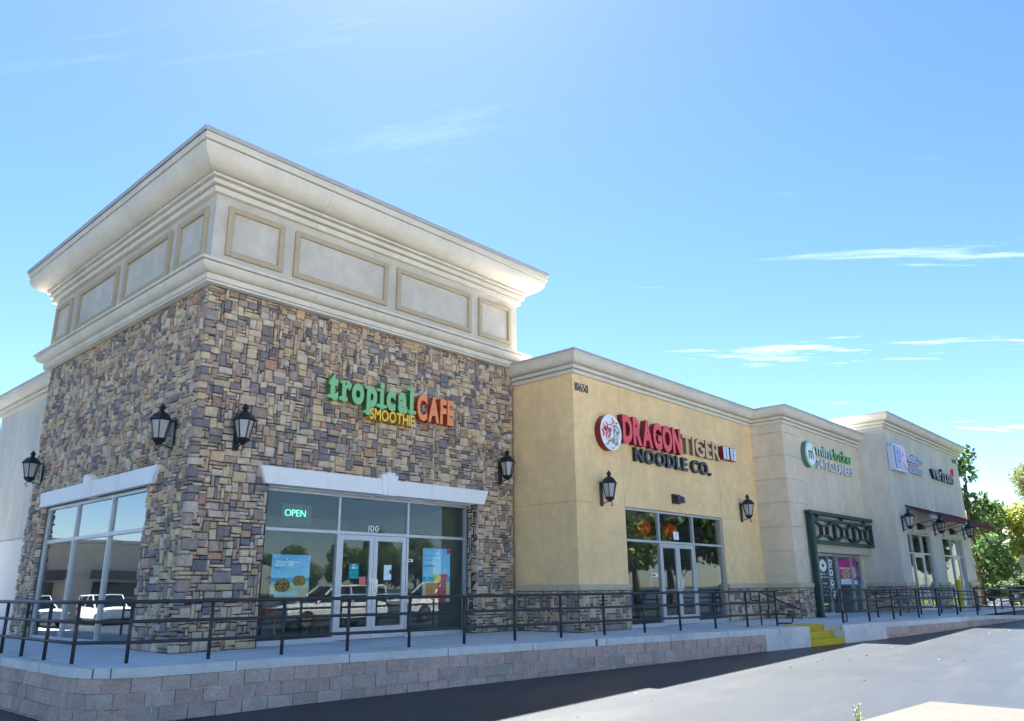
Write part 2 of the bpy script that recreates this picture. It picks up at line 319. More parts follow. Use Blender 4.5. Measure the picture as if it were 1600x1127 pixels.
# ------------------------------------------------------------------ stones
rng = random.Random(7)
PALETTE = [((0.36,0.285,0.185),5),((0.30,0.24,0.16),5),((0.41,0.34,0.235),3.5),((0.24,0.20,0.155),4.5),((0.20,0.15,0.115),2.2),((0.115,0.115,0.118),3.4),
           ((0.165,0.157,0.147),3.8),((0.29,0.255,0.205),4.5),((0.22,0.185,0.155),3.5),((0.145,0.135,0.133),2.4),((0.34,0.285,0.21),3.5),((0.25,0.165,0.115),0.8)]
PW = [w for _,w in PALETTE]
def stone_col(r=rng):
    c = r.choices(PALETTE, PW)[0][0]; k = r.uniform(0.87,1.13)
    k *= 1.8; return (min(0.64,c[0]*k*r.uniform(1.02,1.12)), min(0.54,c[1]*k*0.972), min(0.45,c[2]*k*r.uniform(0.90,1.02)))
def stone(mb, O, U, N, u0,u1,z0,z1, back, front, col, bev=0.012, rough=0.010, jit=0.0085, r=rng):
    O = Vector(O); U = Vector(U); N = Vector(N); Z = Vector((0,0,1))
    w, h = u1-u0, z1-z0
    bu, bz = min(bev/w,0.3), min(bev/h,0.3)
    ss = (0,bu,1-bu,1); tt = (0,bz,1-bz,1)
    jj = [[(r.uniform(-jit,jit), r.uniform(-jit,jit)) for _ in range(2)] for _ in range(2)]
    tu, tz = r.uniform(-0.008,0.008), r.uniform(-0.008,0.008)
    V = []
    for j in range(4):
        for i in range(4):
            s, t = ss[i], tt[j]
            ju = sum(jj[a][b][0]*(s if a else 1-s)*(t if b else 1-t) for a in (0,1) for b in (0,1))
            jz = sum(jj[a][b][1]*(s if a else 1-s)*(t if b else 1-t) for a in (0,1) for b in (0,1))
            edge = (i in (0,3)) + (j in (0,3))
            d = front + tu*(2*s-1) + tz*(2*t-1) + r.uniform(-rough,rough) - (0, bev*0.7, bev*1.1)[edge]
            V.append(tuple(O + U*(u0+w*s+ju) + Z*(z0+h*t+jz) + N*d))
    rim = [0,1,2,3,7,11,15,14,13,12,8,4]
    nb = len(V)
    for k in rim:
        p = Vector(V[k]); dd = (p-O).dot(N); V.append(tuple(p + N*(back-dd)))
    F = [(j*4+i, j*4+i+1, (j+1)*4+i+1, (j+1)*4+i) for j in range(3) for i in range(3)]
    for k in range(12):
        a, b = rim[k], rim[(k+1)%12]; F.append((b, a, nb+k, nb+(k+1)%12))
    mb.add(V, F, col)
SIZES = [((2,1),5.5),((3,1),7),((4,1),3.5),((2,2),4.5),((3,2),7),((4,2),5),((1,2),2.2),((1,3),1.8),((2,3),2.4),((3,3),2),((4,3),2.2),((5,2),1.5),((1,4),0.5),((2,4),0.6),((5,3),0.8),((1,1),1.2)]
def pack(u0,u1,z0,z1, unit, free, r=rng):
    nx = max(1,round((u1-u0)/unit)); nz = max(1,round((z1-z0)/unit)); du = (u1-u0)/nx; dz = (z1-z0)/nz
    occ = [[not free(u0+(i+.5)*du, z0+(j+.5)*dz) for i in range(nx)] for j in range(nz)]
    outr = []
    for j in range(nz):
        for i in range(nx):
            if occ[j][i]: continue
            opts = []
            for (w,h),wt in SIZES:
                if i+w<=nx and j+h<=nz and all(not occ[b][a] for b in range(j,j+h) for a in range(i,i+w)): opts.append(((w,h),wt))
            (w,h) = r.choices([o for o,_ in opts],[q for _,q in opts])[0] if opts else (1,1)
            for b in range(j,j+h):
                for a in range(i,i+w): occ[b][a] = True
            outr.append((u0+i*du, u0+(i+w)*du, z0+j*dz, z0+(j+h)*dz))
    return outr
def lay_stones(parent, faces, cap=300):
    """faces: list of (O,U,N,rects,prefix mesh makers); the largest in view become parts, the rest one part"""
    allst = []
    for O,U,N,rects,back,front0,front1 in faces:
        for (a,b,c,d) in rects:
            gmm = 0.0085
            mb = MB(); stone(mb, O,U,N, a+gmm,b-gmm,c+gmm,d-gmm, back, rng.uniform(front0,front1), stone_col(), bev=min(0.014,(b-a)*0.2,(d-c)*0.2))
            Pm = Vector(O)+Vector(U)*((a+b)/2)+Vector((0,0,(c+d)/2))
            pts = [project(Vector(O)+Vector(U)*u+Vector((0,0,z))) for u,z in ((a,c),(b,c),(b,d),(a,d))]
            ar = abs(sum(pts[i][0]*pts[(i+1)%4][1]-pts[(i+1)%4][0]*pts[i][1] for i in range(4)))/2
            cx = sum(p[0] for p in pts)/4; cy = sum(p[1] for p in pts)/4
            vis = ar if (0<cx<1600 and 0<cy<1127) else 0
            allst.append((vis, mb))
    allst.sort(key=lambda t:-t[0])
    for v,mb in allst[:cap]: mb.build('stone', STONE, parent, smooth=True)
    rest = allst[cap:]
    if rest:
        big = MB()
        for v,mb in rest:
            n = len(big.V); big.V.extend(mb.V)
            big.F.extend([tuple(i+n for i in f) for f in mb.F]); big.C.extend(mb.C); big.MI.extend(mb.MI)
        big.build('stone_veneer', STONE, parent, smooth=True)['kind'] = 'stuff'
def corner_rects(z0,z1,unit):
    """heights and leg lengths of the quoins at an outside corner"""
    q = []; z = z0; k = 0
    while z < z1-0.02:
        h = min(rng.choice((1,1,2,2,3))*unit, z1-z)
        if z1-(z+h) < unit*0.6: h = z1-z
        a = rng.choice((2,3,4))*unit; b = rng.choice((1,2,2))*unit
        if k%2: a,b = b,a
        q.append((z,z+h,a,b)); z += h; k += 1
    return q
def quoin(x0,y0,z0,z1,a,b,proud,back=0.03):
    """one corner stone: runs a along +x and b along +y from the outside corner"""
    mb = MB(); c = stone_col(); p = proud; j = lambda: rng.uniform(-0.006,0.006); gm = 0.006
    xa, ya = x0-p+j(), y0-p+j()
    e = 0.014
    ring = lambda z, s: [(xa+e*s,ya+e*0.3*s,z),(xa+e*2,ya+s*e,z),(x0+a-gm-s*e,ya+s*e,z),(x0+a-gm,y0+back,z),(x0+back,y0+back,z),(x0+back,y0+b-gm,z),(xa+s*e,y0+b-gm-s*e,z),(xa+s*e,ya+e*2,z)]
    V = ring(z0+gm,1)+ring(z0+gm+e,0)+ring(z1-gm-e,0)+ring(z1-gm,1)
    F = [(k*8+i,k*8+(i+1)%8,(k+1)*8+(i+1)%8,(k+1)*8+i) for k in range(3) for i in range(8)]+[tuple(range(7,-1,-1)),tuple(range(24,32))]
    mb.add(V,F,c); return mb

# ------------------------------------------------------------------ mouldings
def sweep(parent, path, closed, prof, M, name, base_len=2.45, gap=0.003, segs=None, smooth=True):
    P = [Vector(p) for p in path]; n = len(P); ns = n if closed else n-1
    d = [(P[(i+1)%n]-P[i]).normalized() for i in range(ns)]; L = [(P[(i+1)%n]-P[i]).length for i in range(ns)]
    nr = [Vector((v.y,-v.x)) for v in d]
    def mitre(i):
        if closed: a,b = nr[(i-1)%ns], nr[i%ns]
        else:
            if i == 0: return nr[0]
            if i == n-1: return nr[-1]
            a,b = nr[i-1], nr[i]
        return (a+b)/(1+a.dot(b))
    res = []
    for s in range(ns):
        if segs is not None and s not in segs: continue
        k = max(1, round(L[s]/base_len)); m0, m1 = mitre(s), mitre((s+1)%n if closed else s+1)
        for q in range(k):
            mb = MB(); secs = []
            for end in (0,1):
                t = (q+end)/k; sh = gap if end==0 else -gap
                ring = []
                for o,z in prof:
                    if t == 0: p = P[s] + m0*o + d[s]*sh
                    elif t == 1: p = P[(s+1)%n] + m1*o + d[s]*sh
                    else: p = P[s] + d[s]*(L[s]*t+sh) + nr[s]*o
                    ring.append((p.x,p.y,z))
                secs.append(ring)
            m_ = len(prof)
            V = secs[0]+secs[1]
            F = [(i, m_+i, m_+i+1, i+1) for i in range(m_-1)]
            F += [tuple(range(m_)), tuple(range(2*m_-1,m_-1,-1))]
            mb.add(V,F); o = mb.build(name, M, parent, fix=False)
            if smooth:
                me = o.data; me.polygons.foreach_set('use_smooth',[True]*(m_-1)+[False]*2)
                me.set_sharp_from_angle(angle=math.radians(28))
            res.append(o)
    return res
def ovolo(o0,z0,o1,z1,n=8):
    return [(o0+(o1-o0)*math.sin(t), z1-(z1-z0)*math.cos(t)) for t in [math.pi/2*k/n for k in range(n+1)]]
def small_cornice(z):   # z = bottom; 0.54 tall
    return [(-0.02,z),(0.07,z),(0.07,z+0.09),(0.02,z+0.092),(0.02,z+0.114),(0.13,z+0.117),(0.13,z+0.20),(0.07,z+0.202),(0.07,z+0.226),(0.18,z+0.23)]+ovolo(0.18,z+0.232,0.325,z+0.43)+[(0.345,z+0.435),(0.345,z+0.49),(-0.02,z+0.49)]
def small_cap(z): return [(0.10,z+0.492),(0.33,z+0.492),(0.36,z+0.475),(0.365,z+0.48),(0.365,z+0.535),(-0.15,z+0.54)]

# ------------------------------------------------------------------ storefronts
def bar(parent, plane, face, u0,u1,z0,z1,d0,d1, name='mullion', M=None):
    return rect(name, plane, face, u0,u1,z0,z1,d0,d1, M or ALU, parent)
def storefront(parent, plane, face, u0,u1,top,header, verts, door=None, gl=None, w=0.055, sill=0.09, double=True):
    """aluminium framed glazing; face = outer plane of the frame; verts = inner mullion positions"""
    gl = gl or GLASS
    e = 0.002
    fr = MB()
    def bx(a,b,c,d,d0=-0.10,d1=0.0):
        if plane == 'F': fr.box(a,b,face-d1,face-d0,c,d)
        else: fr.box(face-d1,face-d0,a,b,c,d)
    bx(u0,u0+w,0.0,top); bx(u1-w,u1,0.0,top)
    bx(u0+w,u1-w,top-w,top-e)
    vs = [u0+w/2]+list(verts)+[u1-w/2]
    for v in verts: bx(v-w/2,v+w/2,0.0,top-w)
    for a,b in zip(vs[:-1],vs[1:]):
        isd = door and a >= door[0]-0.01 and b <= door[1]+0.01
        bx(a+w/2,b-w/2,header-0.005,header+w, -0.098, -0.003 if not isd else 0.006)
        if not isd: bx(a+w/2,b-w/2,0.0,sill,-0.098,-0.003)
    fo = fr.build('window_frame', ALU, parent)
    def pane(a,b,c,d,par,back=-0.05):
        return rect('pane', plane, face, a,b,c,d, back-0.006, back, gl, par)
    for a,b in zip(vs[:-1],vs[1:]):
        isd = door and a >= door[0]-0.01 and b <= door[1]+0.01
        pane(a+w/2-0.01,b-w/2+0.01,header+w-0.01,top-w+0.01,fo)
        if not isd: pane(a+w/2-0.01,b-w/2+0.01,sill-0.01,header+0.005,fo)
        else:
            lo, hi = a+w/2+0.006, b-w/2-0.006; mid = (lo+hi)/2
            leaves = [(lo,mid-0.004,1),(mid+0.004,hi,0)] if double else [(lo,hi,1)]
            for (p,q,side) in leaves:
                dm = MB(); st = 0.105
                def db(a_,b_,c_,d_,d0=-0.06,d1=-0.012):
                    if plane == 'F': dm.box(a_,b_,face-d1,face-d0,c_,d_)
                    else: dm.box(face-d1,face-d0,a_,b_,c_,d_)
                zt = header-0.012
                db(p,p+st,0.012,zt); db(q-st,q,0.012,zt); db(p+st,q-st,zt-0.11,zt-e); db(p+st,q-st,0.014,0.26); 
                db(p+st,q-st,0.90,0.925,-0.075,-0.061)
                do = dm.build('door', ALU, parent)
                rect('pane', plane, face, p+st-0.01,q-st+0.01,0.25,zt-0.10,-0.045,-0.039, gl, do)
                hb = MB(); hx = (q-st/2) if side else (p+st/2)
                def hbx(a_,b_,c_,d_,d0,d1):
                    if plane == 'F': hb.box(a_,b_,face-d1,face-d0,c_,d_)
                    else: hb.box(face-d1,face-d0,a_,b_,c_,d_)
                hbx(hx-0.032,hx+0.032,0.93,1.24,-0.012,0.0); hbx(hx-0.014,hx+0.014,0.95,0.975,0.0,0.05); hbx(hx-0.014,hx+0.014,1.195,1.22,0.0,0.05); hbx(hx-0.016,hx+0.016,0.94,1.23,0.05,0.07)
                hb.build('handle', mat('brushed steel pull',(0.75,0.75,0.77),0.3,0.5,metal=0.7), do)
    return fo
def interior(parent, x0,x1,y0,y1,h=3.06):
    mb = MB(); mb.box(x0,x1,y0,y1,0.004,0.012); mb.build('shop_floor', FLOORI, parent)
    MB().box(x0,x1,y0,y1,h,h+0.1).build('ceiling', CEILI, parent)
    MB().box(x0,x1,y1,y1+0.1,0.012,h).build('interior_wall', WALLI, parent)
    MB().box(x1-0.1,x1,y0,y1-0.002,0.012,h).build('interior_wall', WALLI, parent)

# ------------------------------------------------------------------ corner tower clad in stone
U0 = 0.068
tower = thing('corner_building', (0,0,0), 'two-storey-high corner shop unit clad in mixed brown stone with a flared cream cornice', 'building')
TW, TD, ST = 8.6, 8.7, 6.70
FO = (1.6,7.3); LO = (1.7,7.5)
core = MB()
core.box(0.035,FO[0],0.035,0.36,0,ST); core.box(FO[1],TW-0.02,0.035,0.36,0,ST); core.box(FO[0],FO[1],0.035,0.36,3.03,ST)
core.box(0.035,0.36,0.36,LO[0],0,ST); core.box(0.035,0.36,LO[1],TD-0.02,0,ST); core.box(0.035,0.36,LO[0],LO[1],3.0,ST)
core.box(TW-0.3,TW-0.02,0.36,TD-0.02,0,ST); core.box(0.36,TW-0.3,TD-0.3,TD-0.02,0,ST)
core.build('wall', MORTAR, tower)
# stones: the quoins first, then both faces around them, then the window return
quo = corner_rects(0.0, ST, U0*1.05)
def qlen(z, which):
    for z0,z1,a,b in quo:
        if z0 <= z < z1: return a if which == 0 else b
    return 0.1
ff = lambda u,z: u > qlen(z,0) and not (FO[0] < u < FO[1] and z < 3.05)
fl = lambda u,z: u > qlen(z,1) and not (LO[0] < u < LO[1] and z < 3.05)
for z0,z1,a,b in quo: quoin(0,0,z0,z1,a,b,0.004+rng.uniform(-0.008,0.008)).build('stone', STONE, tower)
rf = pack(0.0,TW,0.0,ST,U0,ff); rl = pack(0.0,TD,0.0,ST,U0,fl)
rr = pack(0.0,0.34,0.0,3.02,U0,lambda u,z: True)
lay_stones(tower, [((0,0,0),(1,0,0),(0,-1,0),rf,-0.05,-0.014,0.028), ((0,0,0),(0,1,0),(-1,0,0),rl,-0.05,-0.012,0.034),
                   ((FO[1],0.005,0),(0,1,0),(-1,0,0),rr,-0.03,0.0,0.02)], cap=300-len(quo))
# upper band
TWR = (0,0,TW,TD)
band = MB().box(-0.10,TW+0.10,-0.10,TD+0.10,ST+0.02,9.40)
band.build('parapet_wall', STUC_G, tower)
MB().box(-0.5,TW+0.5,-0.5,TD+0.5,9.41,9.46).build('roof', ROOFM, tower)
tp = [(0,0),(TW,0),(TW,TD),(0,TD)]
led = [(0.02,6.69),(0.165,6.69),(0.165,6.731),(0.125,6.732),(0.125,6.747),(0.172,6.748),(0.172,6.86),(0.13,6.862),(0.13,6.876)]+ovolo(0.185,6.876,0.345,7.03)+[(0.30,7.032),(0.30,7.048),(0.385,7.05),(0.385,7.105),(0.09,7.17)]
sweep(tower, tp, True, led, CREAM, 'ledge_moulding')
cor = [(0.09,8.57),(0.20,8.57),(0.20,8.688),(0.13,8.69),(0.13,8.718),(0.265,8.72),(0.265,8.812),(0.20,8.814),(0.20,8.842),(0.33,8.845),(0.33,8.89),(0.26,8.892),(0.26,8.916)]+ovolo(0.36,8.92,0.70,9.27,10)+[(0.64,9.272),(0.64,9.292),(0.735,9.294),(0.735,9.44),(0.09,9.44)]
sweep(tower, tp, True, cor, CREAM, 'cornice')
sweep(tower, tp, True, [(0.6,9.465),(0.74,9.465),(0.765,9.43),(0.772,9.432),(0.772,9.53),(0.3,9.545)], CAPM, 'cap_flashing', base_len=3.0)
def panel(plane, face, a,b, z0=7.33, z1=8.39):
    w = 0.115
    m_ = MB()
    def r_(u0,u1,c,d,d1):
        if plane == 'F': m_.cbox(u0,u1,face-d1,face+0.01,c,d,b=0.012)
        else: m_.cbox(face-d1,face+0.01,u0,u1,c,d,b=0.012)
    r_(a,a+w,z0,z1,0.065); r_(b-w,b,z0,z1,0.065); r_(a+w-0.005,b-w+0.005,z0,z0+w,0.062); r_(a+w-0.005,b-w+0.005,z1-w,z1,0.062)
    m_.build('panel_frame', TRIM_P, tower)
for a,b in ((0.16,1.42),(1.68,4.18),(4.45,6.92),(7.2,8.43)): panel('F',-0.10,a,b)
for a,b in ((0.16,1.43),(1.75,4.12),(4.5,6.97),(7.45,8.6)): panel('L',-0.10,a,b)
# lintels with keystones
def lintel(plane, face, a0,a1,b0,b1, kc):
    poly = [(b0,3.0),(b1,3.0),(a1,3.335),(a0,3.335)]
    kp = [(kc-0.17,2.985),(kc+0.17,2.985),(kc+0.23,3.43),(kc-0.23,3.43)]; k2 = [(kc-0.07,2.98),(kc+0.07,2.98),(kc+0.11,3.48),(kc-0.11,3.48)]
    for nm,pl,d0,d1,M in (('lintel',poly,0.25,0.10,WHITE),('keystone',kp,0.22,0.135,WHITE),('keystone',k2,0.2,0.17,WHITE)):
        mb = MB().prism(pl, face-d1, face+d0)
        if plane == 'L': mb.V = [(y,x,z) for x,y,z in mb.V]
        mb.build(nm, M, tower, fix=True)
lintel('F',0.0,1.33,7.58,1.46,7.44,4.45)
lintel('L',0.0,1.22,7.66,1.36,7.54,4.62)
sf = MB().box(FO[0],FO[1],0.251,0.47,2.99,3.029); sf.build('soffit', WHITE, tower)
for u in (2.75,4.3,5.7):
    MB().lathe([(0.07,2.982),(0.07,2.9895)],16,(u,0.33)).build('downlight', mat('downlight lens',(0.85,0.85,0.85),0.4,0.4), tower)
storefront(tower,'F',0.37,FO[0],FO[1],2.985,2.16,(3.52,5.42),door=(3.52,5.42))
storefront(tower,'L',0.07,LO[0],LO[1],2.985,2.14,(3.58,5.55),gl=GLASSL,w=0.07)
interior(tower,0.37,8.29,0.5,6.5)

# ------------------------------------------------------------------ rear wing
rear = thing('rear_wing', (0.36,11.5,0), 'grey stucco wing with a cream cornice behind the stone corner unit', 'building')
MB().box(0.36,8.0,TD+0.0,14.0,2.40,6.5).build('wall', STUC_C, rear)
MB().box(0.33,8.0,TD+0.0,14.02,0.0,2.39).build('wainscot', STUC_L, rear)
pth = [(8.0,14.0),(0.36,14.0),(0.36,TD)]
sweep(rear, pth, False, small_cornice(6.24), CREAM, 'cornice'); sweep(rear, pth, False, small_cap(6.24), CAPM, 'cap_flashing')
MB().box(0.1,8.1,TD+0.01,14.1,6.55,6.6).build('roof', ROOFM, rear)

# ------------------------------------------------------------------ ochre noodle shop
YX0,YX1,YY = 8.7,18.56,-1.99
ZC = 6.25
och = thing('noodle_shop', (13.6,YY,0), 'ochre yellow stucco shop unit beside the stone corner unit', 'building')
YO = (10.76,16.0); YT = 3.03
c_ = MB()
c_.box(YX0+0.02,YO[0],YY+0.02,YY+0.25,0,ZC+0.4); c_.box(YO[1],YX1+0.2,YY+0.02,YY+0.25,0,ZC+0.4); c_.box(YO[0],YO[1],YY+0.02,YY+0.25,YT,ZC+0.4)
c_.box(YX0+0.02,YX0+0.26,YY+0.251,0.4,0,ZC+0.4); c_.box(YX1-0.05,YX1+0.2,YY+0.251,9,0,ZC+0.4); c_.box(YX0,YX1,9,9.2,0,ZC+0.4)
c_.build('wall', STUC_Y, och)
jz = 0.006
for (a,b) in ((YX0-0.002,10.738),(10.752,16.018),(16.032,YX1+0.1)): rect('stucco_panel','F',YY,a,b,YT+0.008,ZC+0.05,-0.03,0.0,STUC_Y,och)
for (a,b) in ((YX0-0.002,YO[0]),(YO[1],YX1+0.1)): rect('stucco_panel','F',YY,a,b,1.02,YT-0.01,-0.03,0.0,STUC_Y,och)
for (a,b) in ((YT+0.008,ZC+0.05),(1.02,YT-0.01)): rect('stucco_panel','L',YX0,YY+0.004,0.06,a,b,-0.03,0.0,STUC_Y,och)
pY = [(YX0,0.1),(YX0,YY),(YX1,YY),(YX1,-3.09),(25.6,-3.09)]
sweep(och, pY, False, small_cornice(ZC), CREAM, 'cornice', segs=(0,1)); sweep(och, pY, False, small_cap(ZC), CAPM, 'cap_flashing', segs=(0,1))
MB().box(YX0,YX1,YY,9.2,ZC+0.40,ZC+0.45).build('roof', ROOFM, och)
def wainscot(parent, plane, face, u0,u1, far_end=False, start=0.0):
    rect('wainscot_backing', plane, face, u0,u1,0.0,0.935,0.0,0.012,MORTAR,parent)
    rect('ledge', plane, face, u0-(0.0 if plane=='F' else 0.0),u1,0.935,1.075,-0.02,0.085,LEDGE,parent,b=0.012)
def wain_faces(plane, face, u0,u1):
    rc = pack(u0,u1,0.0,0.93,0.075,lambda u,z: True)
    if plane == 'F': return ((0,face,0),(1,0,0),(0,-1,0),rc,0.0,0.03,0.06)
    return ((face,0,0),(0,1,0),(-1,0,0),rc,0.0,0.03,0.06)
wainscot(och,'F',YY,YX0-0.05,YO[0]); wainscot(och,'F',YY,YO[1],YX1); wainscot(och,'L',YX0,YY+0.02,-0.02)
lay_stones(och,[wain_faces('F',YY,YX0-0.045,YO[0]),wain_faces('F',YY,YO[1],YX1-0.06),wain_faces('L',YX0,YY-0.01,-0.03)])
storefront(och,'F',YY+0.05,YO[0],YO[1],YT-0.01,2.16,(12.44,14.27),door=(12.44,14.27))
interior(och,YX0+0.3,YX1-0.1,YY+0.3,4.0)

# ------------------------------------------------------------------ tan cleaners
TY = -3.09; TX1 = 25.6
tan = thing('cleaners_shop', (22.0,TY,0), 'tan stucco shop unit with a grooved pilaster and a green trellis over its door', 'building')
PX = 20.02
c_ = MB()
c_.box(YX1+0.028,PX-0.01,TY+0.028,TY+0.3,0,ZC+0.4); c_.box(PX-0.01,TX1,TY+0.012,TY+0.3,2.12,ZC+0.4); c_.box(YX1+0.028,YX1+0.3,TY+0.301,YY+0.1,0,ZC+0.4)
c_.box(TX1-0.3,TX1,TY+0.301,9,0,ZC+0.4); c_.box(YX1+0.3,TX1-0.3,6,6.2,0,ZC+0.4)
c_.build('wall', STUC_T, tan)
gz = [1.02,1.30,2.08,2.85,3.63,4.40,5.18,5.95,ZC+0.05]
for a,b in zip(gz[:-1],gz[1:]):
    rect('stucco_panel','F',TY,YX1-0.002,PX,a+0.012,b-0.012,-0.03,0.0,STUC_T,tan)
    rect('stucco_panel','L',YX1,TY+0.004,YY+0.02,a+0.012,b-0.012,-0.03,0.0,STUC_T,tan)
rect('stucco_panel','F',TY,PX+0.001,TX1-0.001,2.12,ZC+0.05,-0.03,-0.004,STUC_T,tan)
rect('header_beam','F',TY,PX+0.001,TX1-0.002,2.08,2.42,-0.28,0.03,mat('cream header',(0.55,0.49,0.38),0.9,0.15,noise=(2,0.06)),tan)
sweep(tan, pY, False, small_cornice(ZC), CREAM, 'cornice', segs=(2,3)); sweep(tan, pY, False, small_cap(ZC), CAPM, 'cap_flashing', segs=(2,3))
MB().box(YX1+0.01,TX1,TY,6.2,ZC+0.402,ZC+0.452).build('roof', ROOFM, tan)
wainscot(tan,'F',TY,YX1-0.05,PX); wainscot(tan,'L',YX1,TY+0.02,YY-0.03)
lay_stones(tan,[wain_faces('F',TY,YX1-0.045,PX),wain_faces('L',YX1,TY-0.01,YY-0.06)])
storefront(tan,'F',TY+0.32,PX+0.3,TX1-0.35,2.075,2.0,(21.25,22.1,22.95,24.35),w=0.05)
interior(tan,YX1+0.35,TX1-0.32,TY+0.45,2.5,h=2.5)

# ------------------------------------------------------------------ cool grey end unit
GY = -4.18; GX1 = 36.37; GZ = 6.95
gre = thing('end_shop', (31.0,GY,0), 'cool grey stucco shop unit at the far end with burgundy awnings', 'building')
GO = [(26.7,30.0),(31.5,34.75)]; GT = 2.97
c_ = MB()
for a,b in ((TX1,GO[0][0]),(GO[0][1],GO[1][0]),(GO[1][1],GX1)): c_.box(a,b,GY,GY+0.25,0,GZ+0.3)
for a,b in GO: c_.box(a,b,GY,GY+0.25,GT,GZ+0.3)
c_.box(TX1,TX1+0.25,GY+0.25,9,3.06,GZ+0.3); c_.box(TX1,TX1+0.25,GY+0.25,9,0,3.048); c_.box(TX1+0.012,TX1+0.2,GY+0.2,8.9,3.04,3.07); c_.box(GX1-0.25,GX1,GY+0.25,9,0,GZ+0.3); c_.box(TX1+0.25,GX1-0.25,8.8,9,0,GZ+0.3)
c_.build('wall', STUC_C, gre)
pG = [(TX1,6.0),(TX1,GY),(GX1,GY),(GX1,6.0)]
sweep(gre, pG, False, small_cornice(GZ), CREAM, 'cornice'); sweep(gre, pG, False, small_cap(GZ), CAPM, 'cap_flashing')
MB().box(TX1,GX1,GY,9.0,GZ+0.31,GZ+0.35).build('roof', ROOFM, gre)
wa = [('F',GY,TX1-0.05,GO[0][0]),('F',GY,GO[0][1],GO[1][0]),('F',GY,GO[1][1],GX1),('L',TX1,GY+0.02,TY+0.3)]
for w_ in wa: wainscot(gre,*w_)
lay_stones(gre,[wain_faces(*w_) for w_ in wa])
storefront(gre,'F',GY+0.06,GO[0][0],GO[0][1],GT-0.01,2.15,(27.45,28.75),door=(27.45,28.75),double=False)
storefront(gre,'F',GY+0.06,GO[1][0],GO[1][1],GT-0.01,2.15,(33.1,34.2),door=(33.1,34.2),double=False)
interior(gre,TX1+0.3,GX1-0.3,GY+0.3,3.0)

# ------------------------------------------------------------------ retaining wall of split face block
def along(pts):
    P = [Vector(p) for p in pts]; S = [0.0]
    for a,b in zip(P[:-1],P[1:]): S.append(S[-1]+(b-a).length)
    def at(s):
        s = max(0,min(S[-1],s))
        for i in range(len(S)-1):
            if s <= S[i+1] or i == len(S)-2: return P[i]+(P[i+1]-P[i])*((s-S[i])/(S[i+1]-S[i]))
    return at, S[-1]
def block_wall(name, label, pts, zt, bl=0.40, ch=0.20, depth_fn=None):
    at, L = along(pts); c0 = at(L*0.5)
    w_ = thing(name, (c0.x,c0.y,zg(c0.x)), label, 'wall')
    bk = MB(); n = max(2,int(L/0.35))
    for k in range(n):
        a, b = at(L*k/n), at(L*(k+1)/n); d = (b-a).normalized(); nn = Vector((-d.y,d.x))
        pa, pb = a+nn*0.028, b+nn*0.028; qa, qb = a+nn*0.2, b+nn*0.2
        za = zt(a.x)
        bk.add([(pa.x,pa.y,-0.95),(pb.x,pb.y,-0.95),(pb.x,pb.y,zt(b.x)-0.001),(pa.x,pa.y,za-0.001),(qa.x,qa.y,-0.95),(qb.x,qb.y,-0.95),(qb.x,qb.y,zt(b.x)-0.001),(qa.x,qa.y,za-0.001)],
               [(0,1,2,3),(5,4,7,6),(3,2,6,7)])
    bk.build('mortar', BLOCKM, w_)
    row = 0
    while row < 5:
        s = -0.2*(row%2)
        while s < L-0.02:
            a, b = at(max(0,s)), at(min(L,s+bl)); s += bl
            ln = (b-a).length
            if ln < 0.06: continue
            mx = (a.x+b.x)/2; z1 = zt(mx)-0.004-row*ch; z0 = z1-ch+0.007
            if z1 < zg(mx)-0.01: continue
            pr = project((a.x,a.y,z1))
            if not (-150 < pr[0] < 1750): continue
            d = (b-a).normalized(); mb = MB()
            k = rng.uniform(0.88,1.12); warm = rng.uniform(-0.03,0.05)
            stone(mb,(a.x,a.y,0),(d.x,d.y,0),(d.y,-d.x,0),0.005,ln-0.005,z0,z1,-0.09,-0.004,((0.58+warm)*k,0.445*k,0.39*k),bev=0.006,rough=0.006,jit=0.002)
            mb.build('block', BLOCK, w_)
        row += 1
    return w_
block_wall('retaining_wall','long pinkish brown block retaining wall below the shop walkway, left of the yellow steps',[p for p in LEFT_EDGE if p[1] < 8] if False else [(-2.0,7.0)]+LEFT_EDGE[1:], lambda x: -0.13)
block_wall('retaining_wall','shorter pinkish brown block retaining wall right of the yellow steps',[(17.2,-6.0),(20.0,-6.5),(24.0,-7.05)], lambda x: -0.13)
block_wall('retaining_wall','low block wall edging the ramp at the far end of the walkway',[(24.0,-7.052),(30.0,-7.952)], lambda x: ramp_z(x)-0.122)
